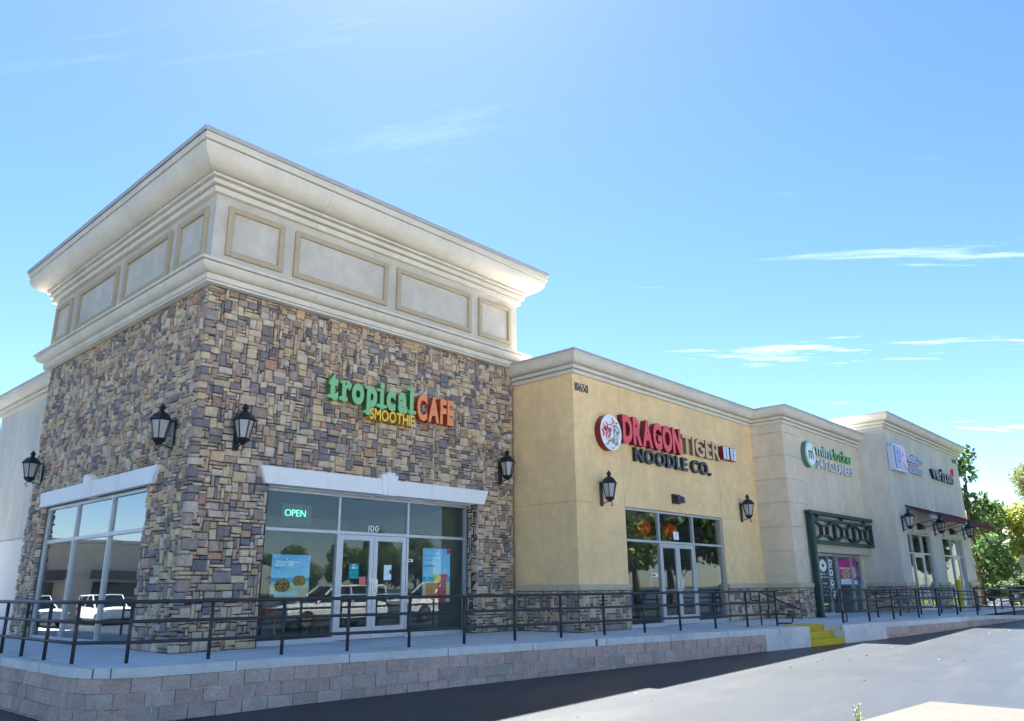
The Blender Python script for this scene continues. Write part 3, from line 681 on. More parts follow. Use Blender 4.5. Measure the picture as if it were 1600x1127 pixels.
# steps between two plain concrete cheek walls
stp = thing('steps', (S0.x,S0.y,zg(14)), 'short flight of yellow painted concrete steps up to the walkway', 'steps')
ng = zg(14.5)
for k in range(3):
    a, b = S0+SN*(0.3*k), S1+SN*(0.3*k); c, d = S1+SN*0.93, S0+SN*0.93
    zt = ng + (k+1)*(0.0-ng)/3 - (0.003 if k == 2 else 0.0); zb = ng + k*(0.0-ng)/3
    MB().slab([tuple(a+SE*0.02),tuple(b-SE*0.02),tuple(c-SE*0.02),tuple(d+SE*0.02)], zb-0.02, zt).build('step', YEL, stp)
p0,p1 = A3-SE*1.35, B3+SE*0.02
MB().slab([tuple(p0),tuple(p1),tuple(p1+SN*0.32),tuple(p0+SN*0.32)], 0.001, 0.004).build('painted_landing', YEL, stp)
for nm,pts,lab in (('cheek_wall',[Vector((12.3,-4.8)),Vector((13.1,-5.01)),S0],'plain grey concrete cheek wall left of the yellow steps'),('cheek_wall',[S1,Vector((16.2,-5.79)),Vector((17.2,-6.0))],'plain grey concrete cheek wall right of the yellow steps')):
    ck = thing(nm,(pts[1].x,pts[1].y,zg(pts[1].x)),lab,'wall')
    for a,b in zip(pts[:-1],pts[1:]):
        d = (b-a).normalized(); nn = Vector((-d.y,d.x)); a2,b2 = a+d*0.004,b-d*0.004
        MB().slab([tuple(a2-nn*0.004),tuple(b2-nn*0.004),tuple(b2+nn*0.85),tuple(a2+nn*0.85)],-0.95,-0.132).build('concrete_panel', CONC, ck)

# ------------------------------------------------------------------ railings
RH = (0.87,0.585,0.29)
def railing(name, label, posts, zs=None, H=RH, extra=None, group=None):
    zs = zs or [0.0]*len(posts)
    r = thing(name,(posts[0][0],posts[0][1],zs[0]),label,'railing',group)
    for (x,y),z in zip(posts,zs):
        MB().tube([(x,y,z-0.03),(x,y,z+H[0]-0.01)],0.029,8).build('post', BRONZE, r, smooth=True)
    for h in H:
        MB().tube([(x,y,z+h) for (x,y),z in zip(posts,zs)],0.029 if h==H[0] else 0.026,8).build('rail', BRONZE, r, smooth=True)
    for pts,rad in (extra or []): MB().tube(pts,rad,8).build('handrail', BRONZE, r, smooth=True)
    return r
front_posts = [(-1.78,7.2),(-1.78,6.1),(-1.78,5.0),(-1.76,3.9),(-1.75,2.8),(-1.76,1.68),(-1.77,0.55),(-1.74,-0.55),(-1.19,-1.14),(-0.08,-1.46),(1.07,-1.68),(2.19,-1.94),(3.38,-2.17),(4.57,-2.38),(5.82,-2.55),(7.07,-2.73),(8.3,-2.96),(9.53,-3.2),(10.7,-3.44),(11.86,-3.74),(13.0,-4.02),(14.05,-4.33)]
fp = front_posts
def hoop(p, e, z0, z1, ln):
    """closed end loop of a handrail"""
    return [(p[0],p[1],z1),(p[0]+e.x*ln,p[1]+e.y*ln,z1-0.01),(p[0]+e.x*(ln+0.05),p[1]+e.y*(ln+0.05),z1-0.06),(p[0]+e.x*(ln+0.05),p[1]+e.y*(ln+0.05),z0+0.05),(p[0]+e.x*ln,p[1]+e.y*ln,z0),(p[0],p[1],z0)]
railing('railing','long dark three-bar pipe railing along the walkway edge, left of the yellow steps', front_posts, extra=[(hoop(fp[-1],Vector((0.6,-0.8)),0.06,0.29,0.35),0.02)])
# stair handrail on the left cheek
h0 = S0-SE*0.18; hr = thing('handrail',(h0.x,h0.y,0),'sloping dark handrail with looped end left of the yellow steps','handrail')
q0,q1 = h0+SN*1.35, h0+SN*0.1
MB().tube([(q0.x,q0.y,0.62),(q0.x+SN.x*0.25,q0.y+SN.y*0.25,0.62),(q0.x+SN.x*0.3,q0.y+SN.y*0.3,0.68),(q0.x+SN.x*0.3,q0.y+SN.y*0.3,0.80),(q0.x+SN.x*0.25,q0.y+SN.y*0.25,0.86),(q0.x,q0.y,0.86),(q1.x,q1.y,0.42)],0.02,8).build('rail',BRONZE,hr,smooth=True)
for q in (q0,): MB().tube([(q.x,q.y,-0.02),(q.x,q.y,0.85)],0.021,8).build('post',BRONZE,hr,smooth=True)
right_posts = [(16.25,-5.22),(17.73,-5.42),(19.33,-5.58),(21.1,-5.78),(22.5,-6.0),(23.8,-6.22)]
rpv = Vector(right_posts[0])
railing('railing','dark three-bar pipe railing along the walkway edge, right of the yellow steps', right_posts, extra=[(hoop(right_posts[0],Vector((-0.75,-0.6)),0.06,0.29,0.3),0.02),
    ([(16.25,-5.22,0.87),(15.95,-5.16,0.86),(15.9,-5.15,0.8),(15.95,-5.16,0.35),(16.0,-5.17,0.29),(16.25,-5.22,0.29)],0.02)])
inner = [(20.6,-4.72),(22.2,-4.9),(23.8,-5.1),(25.4,-5.32),(27.0,-5.55),(28.6,-5.8)]
railing('railing','inner dark pipe railing of the ramp in front of the grey end unit', inner, [0.0,0.0,-0.03,-0.08,-0.12,-0.16], extra=[([(20.6,-4.74,0.76),(23.8,-5.14,0.74),(28.6,-5.84,0.58)],0.018)])
outer = [(24.1,-6.75),(25.7,-6.95),(27.3,-7.2),(29.0,-7.45),(30.0,-7.6)]
railing('railing','dark pipe railing along the outer edge of the far ramp', outer, [ramp_z(x) for x,_ in outer], extra=[(hoop(outer[-1],Vector((0.98,-0.15)),0.25,0.85,0.5),0.02)])
railing('railing','dark pipe railing at the far end of the walkway beyond the grey unit', [(31.5,-6.0),(33.2,-6.02),(34.9,-6.05),(36.6,-6.08),(38.5,-6.1),(40.5,-6.2)], [0,0,0,0,-0.1,-0.15])

# ------------------------------------------------------------------ wall lanterns
def make_lantern(label, group):
    """origin on the wall at the bottom of the back plate; projects towards -y"""
    r = thing('wall_lantern',(0,0,0),label,'lantern',group)
    MB().cbox(-0.06,0.06,-0.035,0.0,0.0,0.60,b=0.008).build('back_plate', BLACK, r, fix=True)
    cy = -0.27; ph = math.pi/6
    a = MB(); a.tube([(0,-0.03,0.56),(0,-0.12,0.585),(0,cy,0.575)],0.014,6); a.build('arm', BLACK, r, smooth=True)
    MB().lathe([(0.215,0.535),(0.225,0.55),(0.215,0.565),(0.185,0.60),(0.155,0.645),(0.11,0.685),(0.06,0.71),(0.045,0.73),(0.04,0.76)],6,(0,cy),ph).build('lamp_roof', BLACK, r)
    MB().lathe([(0.035,0.755),(0.045,0.765),(0.075,0.772),(0.06,0.80),(0.03,0.84),(0.004,0.875)],8,(0,cy)).build('finial', BLACK, r)
    MB().lathe([(0.10,0.205),(0.172,0.54)],6,(0,cy),ph).build('lamp_glass', FROST, r)
    fm = MB()
    for k in range(6):
        t = ph+2*math.pi*k/6; fm.tube([(0.108*math.cos(t),cy+0.108*math.sin(t),0.20),(0.185*math.cos(t),cy+0.185*math.sin(t),0.54)],0.0125,5)
    fm.build('lamp_frame', BLACK, r)
    MB().lathe([(0.01,0.085),(0.045,0.10),(0.09,0.13),(0.125,0.175),(0.135,0.195),(0.118,0.21)],6,(0,cy),ph).build('lamp_base', BLACK, r)
    sc_ = [(0,-0.03,0.04)]+[(0,cy-0.02+0.0*k+0.055*math.sin(t),0.055-0.045*math.cos(t)) for k,t in enumerate([-2.2,-1.0,0.2,1.2,2.2,3.2])][::-1]
    MB().tube([(0,-0.02,0.045),(0,-0.14,0.085),(0,cy,0.10)],0.012,6).build('scroll', BLACK, r, smooth=True)
    MB().tube([(0,cy+0.0,0.098),(0,cy-0.05,0.075),(0,cy-0.07,0.03),(0,cy-0.05,-0.005),(0,cy-0.01,-0.012)],0.011,6).build('scroll', BLACK, r, smooth=True)
    return r
LG = 'black hexagonal lanterns along the shop fronts'
lanterns = [(0.80,-0.02,3.55,0,'black wall lantern on the stone front just right of the tower corner'),
  (8.08,-0.02,3.55,0,'black wall lantern on the stone front close to the ochre unit'),
  (-0.02,0.80,3.55,-math.pi/2,'black wall lantern on the side stone wall nearest the tower corner'),
  (-0.02,8.05,3.55,-math.pi/2,'black lantern at the far end of the side stone wall, beside the rear wing'),
  (9.72,YY,2.97,0,'black wall lantern on the ochre wall left of the shop doors'),
  (17.3,YY,2.97,0,'black wall lantern on the ochre wall right of the shop doors'),
  (26.3,GY,2.95,0,'first black lantern on the grey end unit, left of both awnings'),
  (30.55,GY,2.95,0,'black lantern on the grey end unit between the two awnings'),
  (35.3,GY,2.95,0,'last black lantern on the grey end unit, right of the second awning')]
proto = make_lantern('x', LG)
for i,(x,y,z,rz,lab) in enumerate(lanterns):
    o = proto if i == 0 else copy_tree(proto)
    o.location = (x,y,z); o.rotation_euler = (0,0,rz); o['label'] = lab

# wall packs (emergency lights)
def wall_pack(x,y,z,label):
    t = thing('wall_light',(x,y,z),label,'wall light','black wedge lights above the shop doors')
    MB().cbox(x-0.2,x+0.2,y-0.06,y,z,z+0.27,b=0.01).build('back_box', BLACK, t, fix=True)
    for s in (-0.1,0.1):
        mb = MB(); pr_ = [(y-0.06,z+0.25),(y-0.20,z+0.19),(y-0.22,z+0.02),(y-0.06,z+0.02)]
        V = [(x+s-0.085,a,b) for a,b in pr_]+[(x+s+0.085,a,b) for a,b in pr_]
        mb.add(V,[(0,1,2,3),(7,6,5,4),(0,4,5,1),(1,5,6,2),(2,6,7,3),(3,7,4,0)]); mb.build('lamp_head', BLACK, t)
wall_pack(13.3,YY,3.27,'black twin wedge light on the ochre wall below the noodle sign')
wall_pack(28.35,GY,3.1,'black wedge light under the nearer burgundy awning')
wall_pack(33.1,GY,3.1,'black wedge light under the farther burgundy awning')

# ------------------------------------------------------------------ lettering
GLY = {}
def glyph(ch, bold):
    k = (ch,bold)
    if k in GLY: return GLY[k]
    c = bpy.data.curves.new('glyph','FONT'); c.body = ch; c.size = 1.0; c.extrude = 0.5; c.offset = bold; c.resolution_u = 4
    o = bpy.data.objects.new('glyph', c); COL.objects.link(o)
    bpy.context.view_layer.update()
    e = o.evaluated_get(bpy.context.evaluated_depsgraph_get()); me = e.to_mesh()
    V = [tuple(v.co) for v in me.vertices]; F = [tuple(p.vertices) for p in me.polygons]; Nn = [p.normal.z for p in me.polygons]
    e.to_mesh_clear(); bpy.data.objects.remove(o); bpy.data.curves.remove(c)
    xs = [v[0] for v in V]; GLY[k] = (V,F,Nn,min(xs),max(xs)); return GLY[k]
def capH():
    V = glyph('H',0.0)[0]; return max(v[1] for v in V)
CAPH = capH()
def letters(parent, text, u0, u1, zb, cap, y_front, depth, face_m, side_m, bold=0.03, gap=0.07, name='letter', serif=None, italic=0.0, kern={}):
    """raised letters on a wall facing -y, filling u0..u1 with capital height cap above the baseline zb"""
    gl = []; wid = 0
    for ch in text:
        if ch == ' ': gl.append(None); wid += 0.30; continue
        g_ = glyph(ch,bold); gl.append(g_); wid += g_[4]-g_[3]+gap+kern.get(ch,0)
    wid -= gap
    sx = (u1-u0)/wid; sz = cap/CAPH; u = u0
    for ch,g_ in zip(text,gl):
        if g_ is None: u += 0.30*sx; continue
        V,F,Nn,x0,x1 = g_
        mb = MB(); mb.V = [(u+(x-x0)*sx+italic*y*sz, y_front+(0.5-z)*depth, zb+y*sz) for x,y,z in V]; mb.F = list(F); mb.C = [None]*len(F); mb.MI = [0 if n > 0.5 else 1 for n in Nn]
        if serif and ch in serif:
            for (a,b,c,d) in serif[ch]:
                A = u+a*(x1-x0)*sx; B = u+b*(x1-x0)*sx
                mb.box(A,B,y_front+0.0015,y_front+depth,zb+c*sz*CAPH,zb+d*sz*CAPH, mi=0)
        mb.build(name,[face_m,side_m],parent)
        u += (x1-x0+gap+kern.get(ch,0))*sx
def acr(name, rgb, em=0.0): return mat(name, rgb, 0.35, 0.5, emit=(rgb,em) if em else None)
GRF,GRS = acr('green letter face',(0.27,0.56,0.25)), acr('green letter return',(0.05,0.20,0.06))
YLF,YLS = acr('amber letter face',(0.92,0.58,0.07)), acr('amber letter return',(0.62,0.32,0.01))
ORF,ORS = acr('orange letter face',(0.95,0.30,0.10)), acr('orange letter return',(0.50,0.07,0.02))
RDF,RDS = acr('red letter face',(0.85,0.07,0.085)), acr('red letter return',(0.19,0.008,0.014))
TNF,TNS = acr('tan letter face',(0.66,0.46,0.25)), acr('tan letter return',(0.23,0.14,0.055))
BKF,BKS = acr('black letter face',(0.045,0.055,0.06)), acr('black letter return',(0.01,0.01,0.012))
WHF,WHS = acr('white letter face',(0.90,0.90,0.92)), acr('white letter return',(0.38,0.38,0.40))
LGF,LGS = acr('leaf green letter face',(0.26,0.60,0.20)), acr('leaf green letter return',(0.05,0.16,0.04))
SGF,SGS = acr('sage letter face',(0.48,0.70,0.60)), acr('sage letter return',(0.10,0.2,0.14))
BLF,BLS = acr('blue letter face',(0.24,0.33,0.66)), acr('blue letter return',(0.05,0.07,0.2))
PKF = acr('pink letter face',(0.76,0.36,0.66)); DGR = acr('dark grey number',(0.09,0.09,0.085))
s1 = thing('shop_sign',(4.5,-0.05,4.6),'three-part raised letter sign in green, amber and orange on the stone wall','sign')
SER = {'t':[(-0.02,0.75,-0.02,0.10)], 'r':[(-0.22,0.62,-0.02,0.11),(-0.2,0.2,0.62,0.73)], 'p':[(-0.18,0.55,-0.35,-0.24),(-0.18,0.2,0.62,0.73)], 'i':[(-0.7,1.7,-0.02,0.11),(-0.7,0.4,0.62,0.73)], 'l':[(-0.8,1.8,-0.02,0.11),(-0.8,0.4,0.93,1.04)], 'a':[(0.7,1.12,-0.02,0.09)]}
letters(s1,'tropical',2.68,5.0,4.90,0.565,-0.20,0.13,GRF,GRS,bold=0.05,gap=0.13,serif=SER,kern={'t':0.04,'r':-0.12})
letters(s1,'SMOOTHIE',3.77,5.04,4.60,0.235,-0.205,0.135,YLF,YLS,bold=0.03,gap=0.06)
letters(s1,'CAFE',5.12,6.28,4.815,0.545,-0.20,0.13,ORF,ORS,bold=0.045,gap=0.07)
n1 = thing('house_number',(9.1,YY,5.83),'dark street number 10650 high on the ochre corner','house number')
letters(n1,'10650',8.78,9.33,5.82,0.21,YY-0.02,0.02,DGR,DGR,bold=0.012,gap=0.1,name='numeral')
s2 = thing('shop_sign',(13.7,YY,4.3),'raised letter sign in red, tan and black with a round emblem on the ochre wall','sign')
letters(s2,'DRAGON',10.57,13.53,4.735,0.66,YY-0.19,0.17,RDF,RDS,bold=0.05,gap=0.05)
letters(s2,'TIGER',13.72,16.0,4.80,0.52,YY-0.13,0.11,TNF,TNS,bold=0.02,gap=0.08)
letters(s2,'NOODLE CO.',11.22,15.38,4.275,0.355,YY-0.11,0.09,BKF,BKS,bold=0.03,gap=0.12)
def disc(parent, name, u,z,r,y0,y1,faceM,sideM,n=40):
    mb = MB(); pl = [(u+r*math.cos(2*math.pi*k/n), z+r*math.sin(2*math.pi*k/n)) for k in range(n)]
    V = [(a,y1,b) for a,b in pl]+[(a,y0,b) for a,b in pl]
    mb.add(V,[tuple(range(n))],mi=0); mb.F += [(i,n+i,n+(i+1)%n,(i+1)%n) for i in range(n)]; mb.C += [None]*n; mb.MI += [1]*n
    return mb.build(name,[faceM,sideM],parent)
dc = (10.02,4.87)
disc(s2,'emblem',dc[0],dc[1],0.47,YY,YY-0.19,WHF,RDS)
def ribbon(mb, pts, w, y):
    for (a,b) in zip(pts[:-1],pts[1:]):
        d = (Vector(b)-Vector(a)); ln = d.length
        if ln < 1e-5: continue
        d /= ln; nx = Vector((-d.y,d.x))*w*0.5; A=Vector(a)-d*w*0.2; B=Vector(b)+d*w*0.2
        q = [A-nx,B-nx,B+nx,A+nx]; mb.add([(p.x,y,p.y) for p in q],[(0,1,2,3)])
re = random.Random(5)
mr, mt = MB(), MB()
def inhalf(a,b):   # swirl: upper left is red, lower right tan
    return (b - 0.35*math.sin(a*5.0)*0.5 - a*0.25) > 0.0
for k in range(46):
    while True:
        a,b = re.uniform(-0.42,0.42), re.uniform(-0.42,0.42)
        if a*a+b*b < 0.40**2: break
    th = re.uniform(0,6.28); pts = []
    for j in range(6):
        if a*a+b*b > 0.42**2: break
        pts.append((dc[0]+a,dc[1]+b)); th += re.uniform(-0.8,0.8); a += 0.035*math.cos(th); b += 0.035*math.sin(th)
    if len(pts) > 2: ribbon(mr if inhalf(pts[0][0]-dc[0],pts[0][1]-dc[1]) else mt, pts, re.uniform(0.022,0.05), YY-0.192-0.0001*k)
mr.build('emblem_swirl', RDF, s2); mt.build('emblem_swirl', acr('pale khaki print',(0.42,0.38,0.27)), s2)
# two square script signs at the end of the line
for (a,b) in ((16.12,16.52),(16.6,16.98)):
    MB().box(a,b,YY-0.17,YY,4.86,5.28).build('character_block', RDS, s2)
    MB().box(a+0.02,b-0.02,YY-0.178,YY-0.171,4.88,5.26).build('character_face', WHF, s2)
    mb = MB(); w_ = b-a
    for k in range(5): mb.box(a+0.07,b-0.07-(0.06 if k%2 else 0),YY-0.184,YY-0.179,4.92+k*0.066,4.945+k*0.066)
    mb.box(a+w_*0.5-0.018,a+w_*0.5+0.018,YY-0.187,YY-0.181,4.905,5.235)
    mb.build('character_strokes', BLF, s2)
s3 = thing('shop_sign',(22.2,TY,5.0),'raised green and white letter sign with a round leaf emblem on the tan wall','sign')
disc(s3,'emblem',20.42,5.39,0.46,TY,TY-0.16,LGF,SGS); disc(s3,'emblem',20.42,5.39,0.43,TY-0.161,TY-0.166,SGF,SGS); disc(s3,'emblem',20.42,5.39,0.37,TY-0.1665,TY-0.175,WHF,WHS)
letters(s3,'m',20.22,20.62,5.22,0.42,TY-0.185,0.008,BKF,BKF,bold=0.01)
MB().prism([(20.53,5.5),(20.64,5.53),(20.66,5.68),(20.57,5.62)],TY-0.186,TY-0.177).build('leaf', LGF, s3)
letters(s3,'mint',21.15,22.75,5.46,0.40,TY-0.10,0.06,SGF,SGS,bold=0.008,gap=0.1)
letters(s3,'locker',22.85,24.6,5.46,0.40,TY-0.10,0.06,LGF,LGS,bold=0.008,gap=0.1)
letters(s3,'24/7 CLEANERS',21.1,24.58,4.99,0.32,TY-0.10,0.06,WHF,WHS,bold=0.01,gap=0.1)
s4 = thing('shop_sign',(28.0,GY,5.3),'blue and pink sign with two big initials on a white backing on the grey wall','sign')
MB().prism([(25.72,5.28),(27.35,5.28),(27.35,6.2),(27.2,6.33),(25.9,6.33),(25.72,6.2)],GY-0.21,GY-0.02).build('sign_box',[acr('lilac sign face',(0.58,0.62,0.76))],s4)
letters(s4,'B',25.9,26.6,5.4,0.80,GY-0.235,0.02,BLF,BLS,bold=0.04); letters(s4,'R',26.6,27.3,5.4,0.80,GY-0.235,0.02,PKF,PKF,bold=0.04)
letters(s4,'baskin',27.48,29.82,5.87,0.31,GY-0.12,0.1,WHF,WHS,bold=0.05,gap=0.04,name='letter_edge'); letters(s4,'robbins',27.48,29.87,5.44,0.31,GY-0.12,0.1,WHF,WHS,bold=0.05,gap=0.04,name='letter_edge')
letters(s4,'baskin',27.52,29.78,5.875,0.30,GY-0.135,0.012,BLF,BLS,bold=0.008,gap=0.115); letters(s4,'robbins',27.52,29.83,5.445,0.30,GY-0.135,0.012,BLF,BLS,bold=0.008,gap=0.115)
s5 = thing('shop_sign',(33.0,GY,5.45),'black lower-case letter sign with a red tick on the grey wall','sign')
letters(s5,'verizon',31.2,34.55,5.48,0.55,GY-0.13,0.11,BKF,BKS,bold=0.03,gap=0.06)
MB().prism([(34.5,5.78),(34.58,5.70),(34.72,5.62),(34.98,6.22),(34.86,6.22),(34.70,5.82),(34.6,5.86)],GY-0.13,GY-0.02).build('tick', RDF, s5, fix=True)
n2 = thing('house_number',(35.9,GY,6.6),'small grey street number at the top right of the grey end unit','house number')
letters(n2,'10650',35.45,36.2,6.6,0.2,GY-0.02,0.02,mat('grey number',(0.22,0.22,0.25),0.5),DGR,bold=0.012,gap=0.1,name='numeral')

# ------------------------------------------------------------------ trellis and awnings
tr = thing('trellis',(19.72,-3.25,0),'dark green steel trellis with crossed braces over the tan shop entrance','trellis')
yb0,yb1 = TY-0.22,TY-0.08
MB().cbox(19.66,19.84,yb0-0.02,yb1+0.02,0.0,3.30,b=0.01).build('post', GREENM, tr, fix=True)
MB().box(19.62,19.88,yb0-0.05,yb1+0.05,0.0,0.03).build('base_plate', GREENM, tr)
MB().cbox(19.58,25.56,yb0-0.03,yb1+0.03,3.30,3.42,b=0.01).build('beam', GREENM, tr, fix=True)
MB().box(19.845,25.5,yb0,yb1,3.12,3.20).build('beam', GREENM, tr); MB().box(19.845,25.5,yb0,yb1,2.34,2.46).build('beam', GREENM, tr)
for x in (19.86,21.72,23.58,25.42): MB().box(x,x+0.09,yb0+0.01,yb1-0.01,2.461,3.119).build('upright', GREENM, tr)
for x in (20.3,22.5,24.8): MB().box(x,x+0.07,yb0+0.01,yb1-0.01,3.201,3.299).build('upright', GREENM, tr)
for k in range(3):
    a,b = 19.95+1.86*k, 21.72+1.86*k; cx,cz = (a+b)/2,2.79; hw,hh = 0.26,0.16
    for sx in (-1,1):
        for sz in (-1,1):
            x0 = a if sx<0 else b; z0 = 2.46 if sz<0 else 3.12
            p,q = Vector((x0,z0)), Vector((cx+sx*hw,cz+sz*hh)); d=(q-p).normalized(); nn=Vector((-d.y,d.x))*0.035
            MB().prism([tuple(p-nn),tuple(q-nn),tuple(q+nn),tuple(p+nn)],yb0+0.02,yb1-0.02).build('brace', GREENM, tr)
    sq = MB()
    sq.box(cx-hw-0.03,cx+hw+0.03,yb0+0.015,yb1-0.015,cz+hh-0.03,cz+hh+0.03); sq.box(cx-hw-0.03,cx+hw+0.03,yb0+0.015,yb1-0.015,cz-hh-0.03,cz-hh+0.03)
    sq.box(cx-hw-0.031,cx-hw+0.03,yb0+0.012,yb1-0.012,cz-hh+0.03,cz+hh-0.03); sq.box(cx+hw-0.03,cx+hw+0.031,yb0+0.012,yb1-0.012,cz-hh+0.03,cz+hh-0.03)
    sq.build('brace_frame', GREENM, tr)
def awning(x0,x1,label):
    aw = thing('awning',((x0+x1)/2,GY,3.4),label,'awning','burgundy awnings on the grey end unit')
    y1,zw,zo = GY-1.28,4.02,3.50
    V = [(x0,GY,zw),(x1,GY,zw),(x1,y1,zo),(x0,y1,zo)]; V += [(x,y,z-0.03) for x,y,z in V]
    MB().add(V,[(3,2,1,0),(4,5,6,7),(0,1,5,4),(1,2,6,5),(2,3,7,6),(3,0,4,7)]).build('canopy', AWN, aw)
    n = 22
    for k in range(n):
        a = x0+(x1-x0)*k/n; b = x0+(x1-x0)*(k+1)/n
        MB().box(a+0.004,b-0.004,y1-0.015,y1-0.002,zo-0.17,zo+0.005).build('valance_strip', AWN if k%2 else AWN2, aw)
    for x in (x0+0.03,(x0+x1)/2,x1-0.03):
        MB().tube([(x,GY-0.02,3.18),(x,y1+0.03,zo-0.06)],0.014,6).build('strut', BLACK, aw)
        MB().tube([(x,GY,zw-0.06),(x,y1+0.03,zo-0.06)],0.014,6).build('strut', BLACK, aw)
    MB().tube([(x0+0.03,y1+0.03,zo-0.06),(x1-0.03,y1+0.03,zo-0.06)],0.014,6).build('front_bar', BLACK, aw)
awning(26.95,30.3,'nearer burgundy canvas awning over the first window of the grey end unit')
awning(31.35,34.85,'farther burgundy canvas awning over the second window of the grey end unit')

# ------------------------------------------------------------------ posters and notices behind the glass
def poster(name, label, u0,u1,z0,z1,y, fn, nu=44, nv=60, cat='poster', seed=1):
    mb = MB(); r = random.Random(seed)
    mb.box(u0,u1,y+0.001,y+0.006,z0,z1,(0.75,0.75,0.75))
    for j in range(nv):
        for i in range(nu):
            a,b = u0+(u1-u0)*i/nu, u0+(u1-u0)*(i+1)/nu; c,d = z0+(z1-z0)*j/nv, z0+(z1-z0)*(j+1)/nv
            mb.add([(a,y,c),(b,y,c),(b,y,d),(a,y,d)],[(0,1,2,3)],tuple(min(0.95,1.25*q) for q in fn((i+.5)/nu,(j+.5)/nv,r)))
    return tag(mb.build(name, PRINT, None), label, cat)
def lerp(a,b,t): return tuple(x+(y-x)*t for x,y in zip(a,b))
def beach(u,v):
    if v > 0.47: return lerp((0.30,0.62,0.90),(0.16,0.48,0.90),(v-0.47)/0.53)
    if v > 0.36: return lerp((0.10,0.55,0.62),(0.03,0.30,0.62),(v-0.36)/0.11)
    return lerp((0.62,0.48,0.27),(0.55,0.60,0.42),v/0.36)
def textrow(u,v,rows):
    for (v0,v1,u0,u1,n,col) in rows:
        if v0<v<v1 and u0<u<u1 and math.sin((u-u0)/(u1-u0)*n*6.283+1.3*math.sin(u*57)) > -0.25: return col
    return None
def sandwich(u,v,r):
    c = textrow(u,v,[(0.885,0.905,0.08,0.5,12,(0.07,0.12,0.2)),(0.80,0.845,0.07,0.7,9,(0.70,0.85,0.95)),(0.74,0.785,0.07,0.6,8,(0.70,0.85,0.95)),(0.675,0.70,0.08,0.33,7,(0.07,0.12,0.2))])
    if c: return c
    if (u-0.06)**2*0.55+(v-0.05)**2 < 0.0022: return (0.02,0.16,0.17)
    for (cx,cy,w,h) in ((0.30,0.30,0.20,0.15),(0.74,0.40,0.17,0.12)):
        if abs(u-cx)/w + 0.0 < 1 and abs(v-cy)/h < 1 and (abs((u-cx)/w)**2.5+abs((v-cy)/h)**2.5) < 1:
            return r.choice([(0.42,0.25,0.08),(0.30,0.16,0.05),(0.10,0.13,0.03),(0.55,0.36,0.14),(0.34,0.07,0.03),(0.06,0.04,0.03)])
    if 0.12<u<0.72 and 0.07<v<0.16+0.1*max(0,u-0.45): return (0.45,0.60,0.62)
    return beach(u,v)
def smoothie(u,v,r):
    c = textrow(u,v,[(0.88,0.93,0.08,0.72,8,(0.30,0.66,0.88)),(0.80,0.84,0.08,0.66,8,(0.42,0.72,0.9)),(0.72,0.75,0.06,0.38,7,(0.5,0.75,0.9)),(0.655,0.685,0.07,0.42,8,(0.06,0.10,0.2))])
    if c: return c
    if (u-0.93)**2*0.4+(v-0.95)**2 < 0.0022: return (0.45,0.05,0.06)
    if 0.40<u<0.44 and 0.52<v<0.64 or 0.80<u<0.83 and 0.55<v<0.62: return (0.7,0.8,0.8)
    if ((u-0.52)/0.14)**2+((v-0.43)/0.08)**2 < 1 and u+v*0.6 > 0.62: return (0.66,0.52,0.05)
    if 0.10+0.03*v<u<0.54 and v<0.37: return lerp((0.62,0.16,0.05),(0.70,0.34,0.10),v/0.37) if r.random()>0.15 else (0.72,0.40,0.2)
    if 0.55-0.02*v<u<0.85+0.06*v and v<0.46: return lerp((0.50,0.06,0.07),(0.62,0.16,0.15),v/0.46)
    if 0.55<u<0.92 and v<0.52 and v>0.46: return (0.5,0.12,0.12)
    return beach(u,v)
poster('poster','blue beach poster with two stacked sandwiches behind the left café window',2.13-0.10,2.90,0.86,1.70,0.43,sandwich,seed=3)
poster('poster','blue beach poster with two fruit drinks behind the right café window',5.94,6.80,0.72,1.93,0.43,smoothie,seed=4)
def teal(u,v,r):
    if textrow(u,v,[(0.86,0.93,0.3,0.7,3,(0.7,0.85,0.85)),(0.66,0.80,0.1,0.9,4,(0.6,0.8,0.8)),(0.3,0.5,0.1,0.85,5,(0.03,0.33,0.40)),(0.05,0.16,0.05,0.9,4,(0.3,0.7,0.65))]): return (0.6,0.8,0.78) if v>0.6 else (0.03,0.36,0.42)
    return (0.0,0.26,0.28)
def sheet(u,v,r):
    if (u-0.9)**2+(v-0.55)**2 < 0.03: return (0.2,0.06,0.05)
    if (u-0.5)**2+(v-0.45)**2 < 0.012: return (0.75,0.6,0.3)
    return (0.62,0.76,0.86) if r.random() > 0.08 else (0.45,0.62,0.8)
poster('notice','teal opening hours notice on the left café door',3.86,4.11,1.24,1.55,0.408,teal,16,20,'notice')
poster('notice','coral red square notice beside the left café door handle',4.13,4.30,1.10,1.28,0.408,lambda u,v,r:(0.75,0.16,0.12),4,4,'notice')
poster('notice','pale blue printed notice on the right café door',4.79,5.00,1.21,1.53,0.408,sheet,14,20,'notice')
poster('notice','small white label strip on the frame beside the right café door',5.47,5.62,1.61,1.67,0.408,lambda u,v,r:(0.05,0.05,0.05) if 0.3<v<0.7 and 0.1<u<0.6 else (0.75,0.78,0.75),8,4,'notice')
poster('notice','small white label strip on the ochre shop window beside the door',11.95,12.3,1.26,1.36,YY+0.085,lambda u,v,r:(0.1,0.1,0.1) if 0.3<v<0.7 and 0.1<u<0.6 else (0.8,0.8,0.8),8,4,'notice')
poster('notice','small white suite number plate above the ochre shop doors',13.22,13.5,2.28,2.50,YY+0.085,lambda u,v,r:(0.1,0.1,0.1) if 0.4<u<0.6 and 0.2<v<0.8 else (0.8,0.8,0.8),9,7,'notice')
nn_ = thing('house_number',(4.45,0.40,2.25),'white suite number 100 above the café doors','house number')
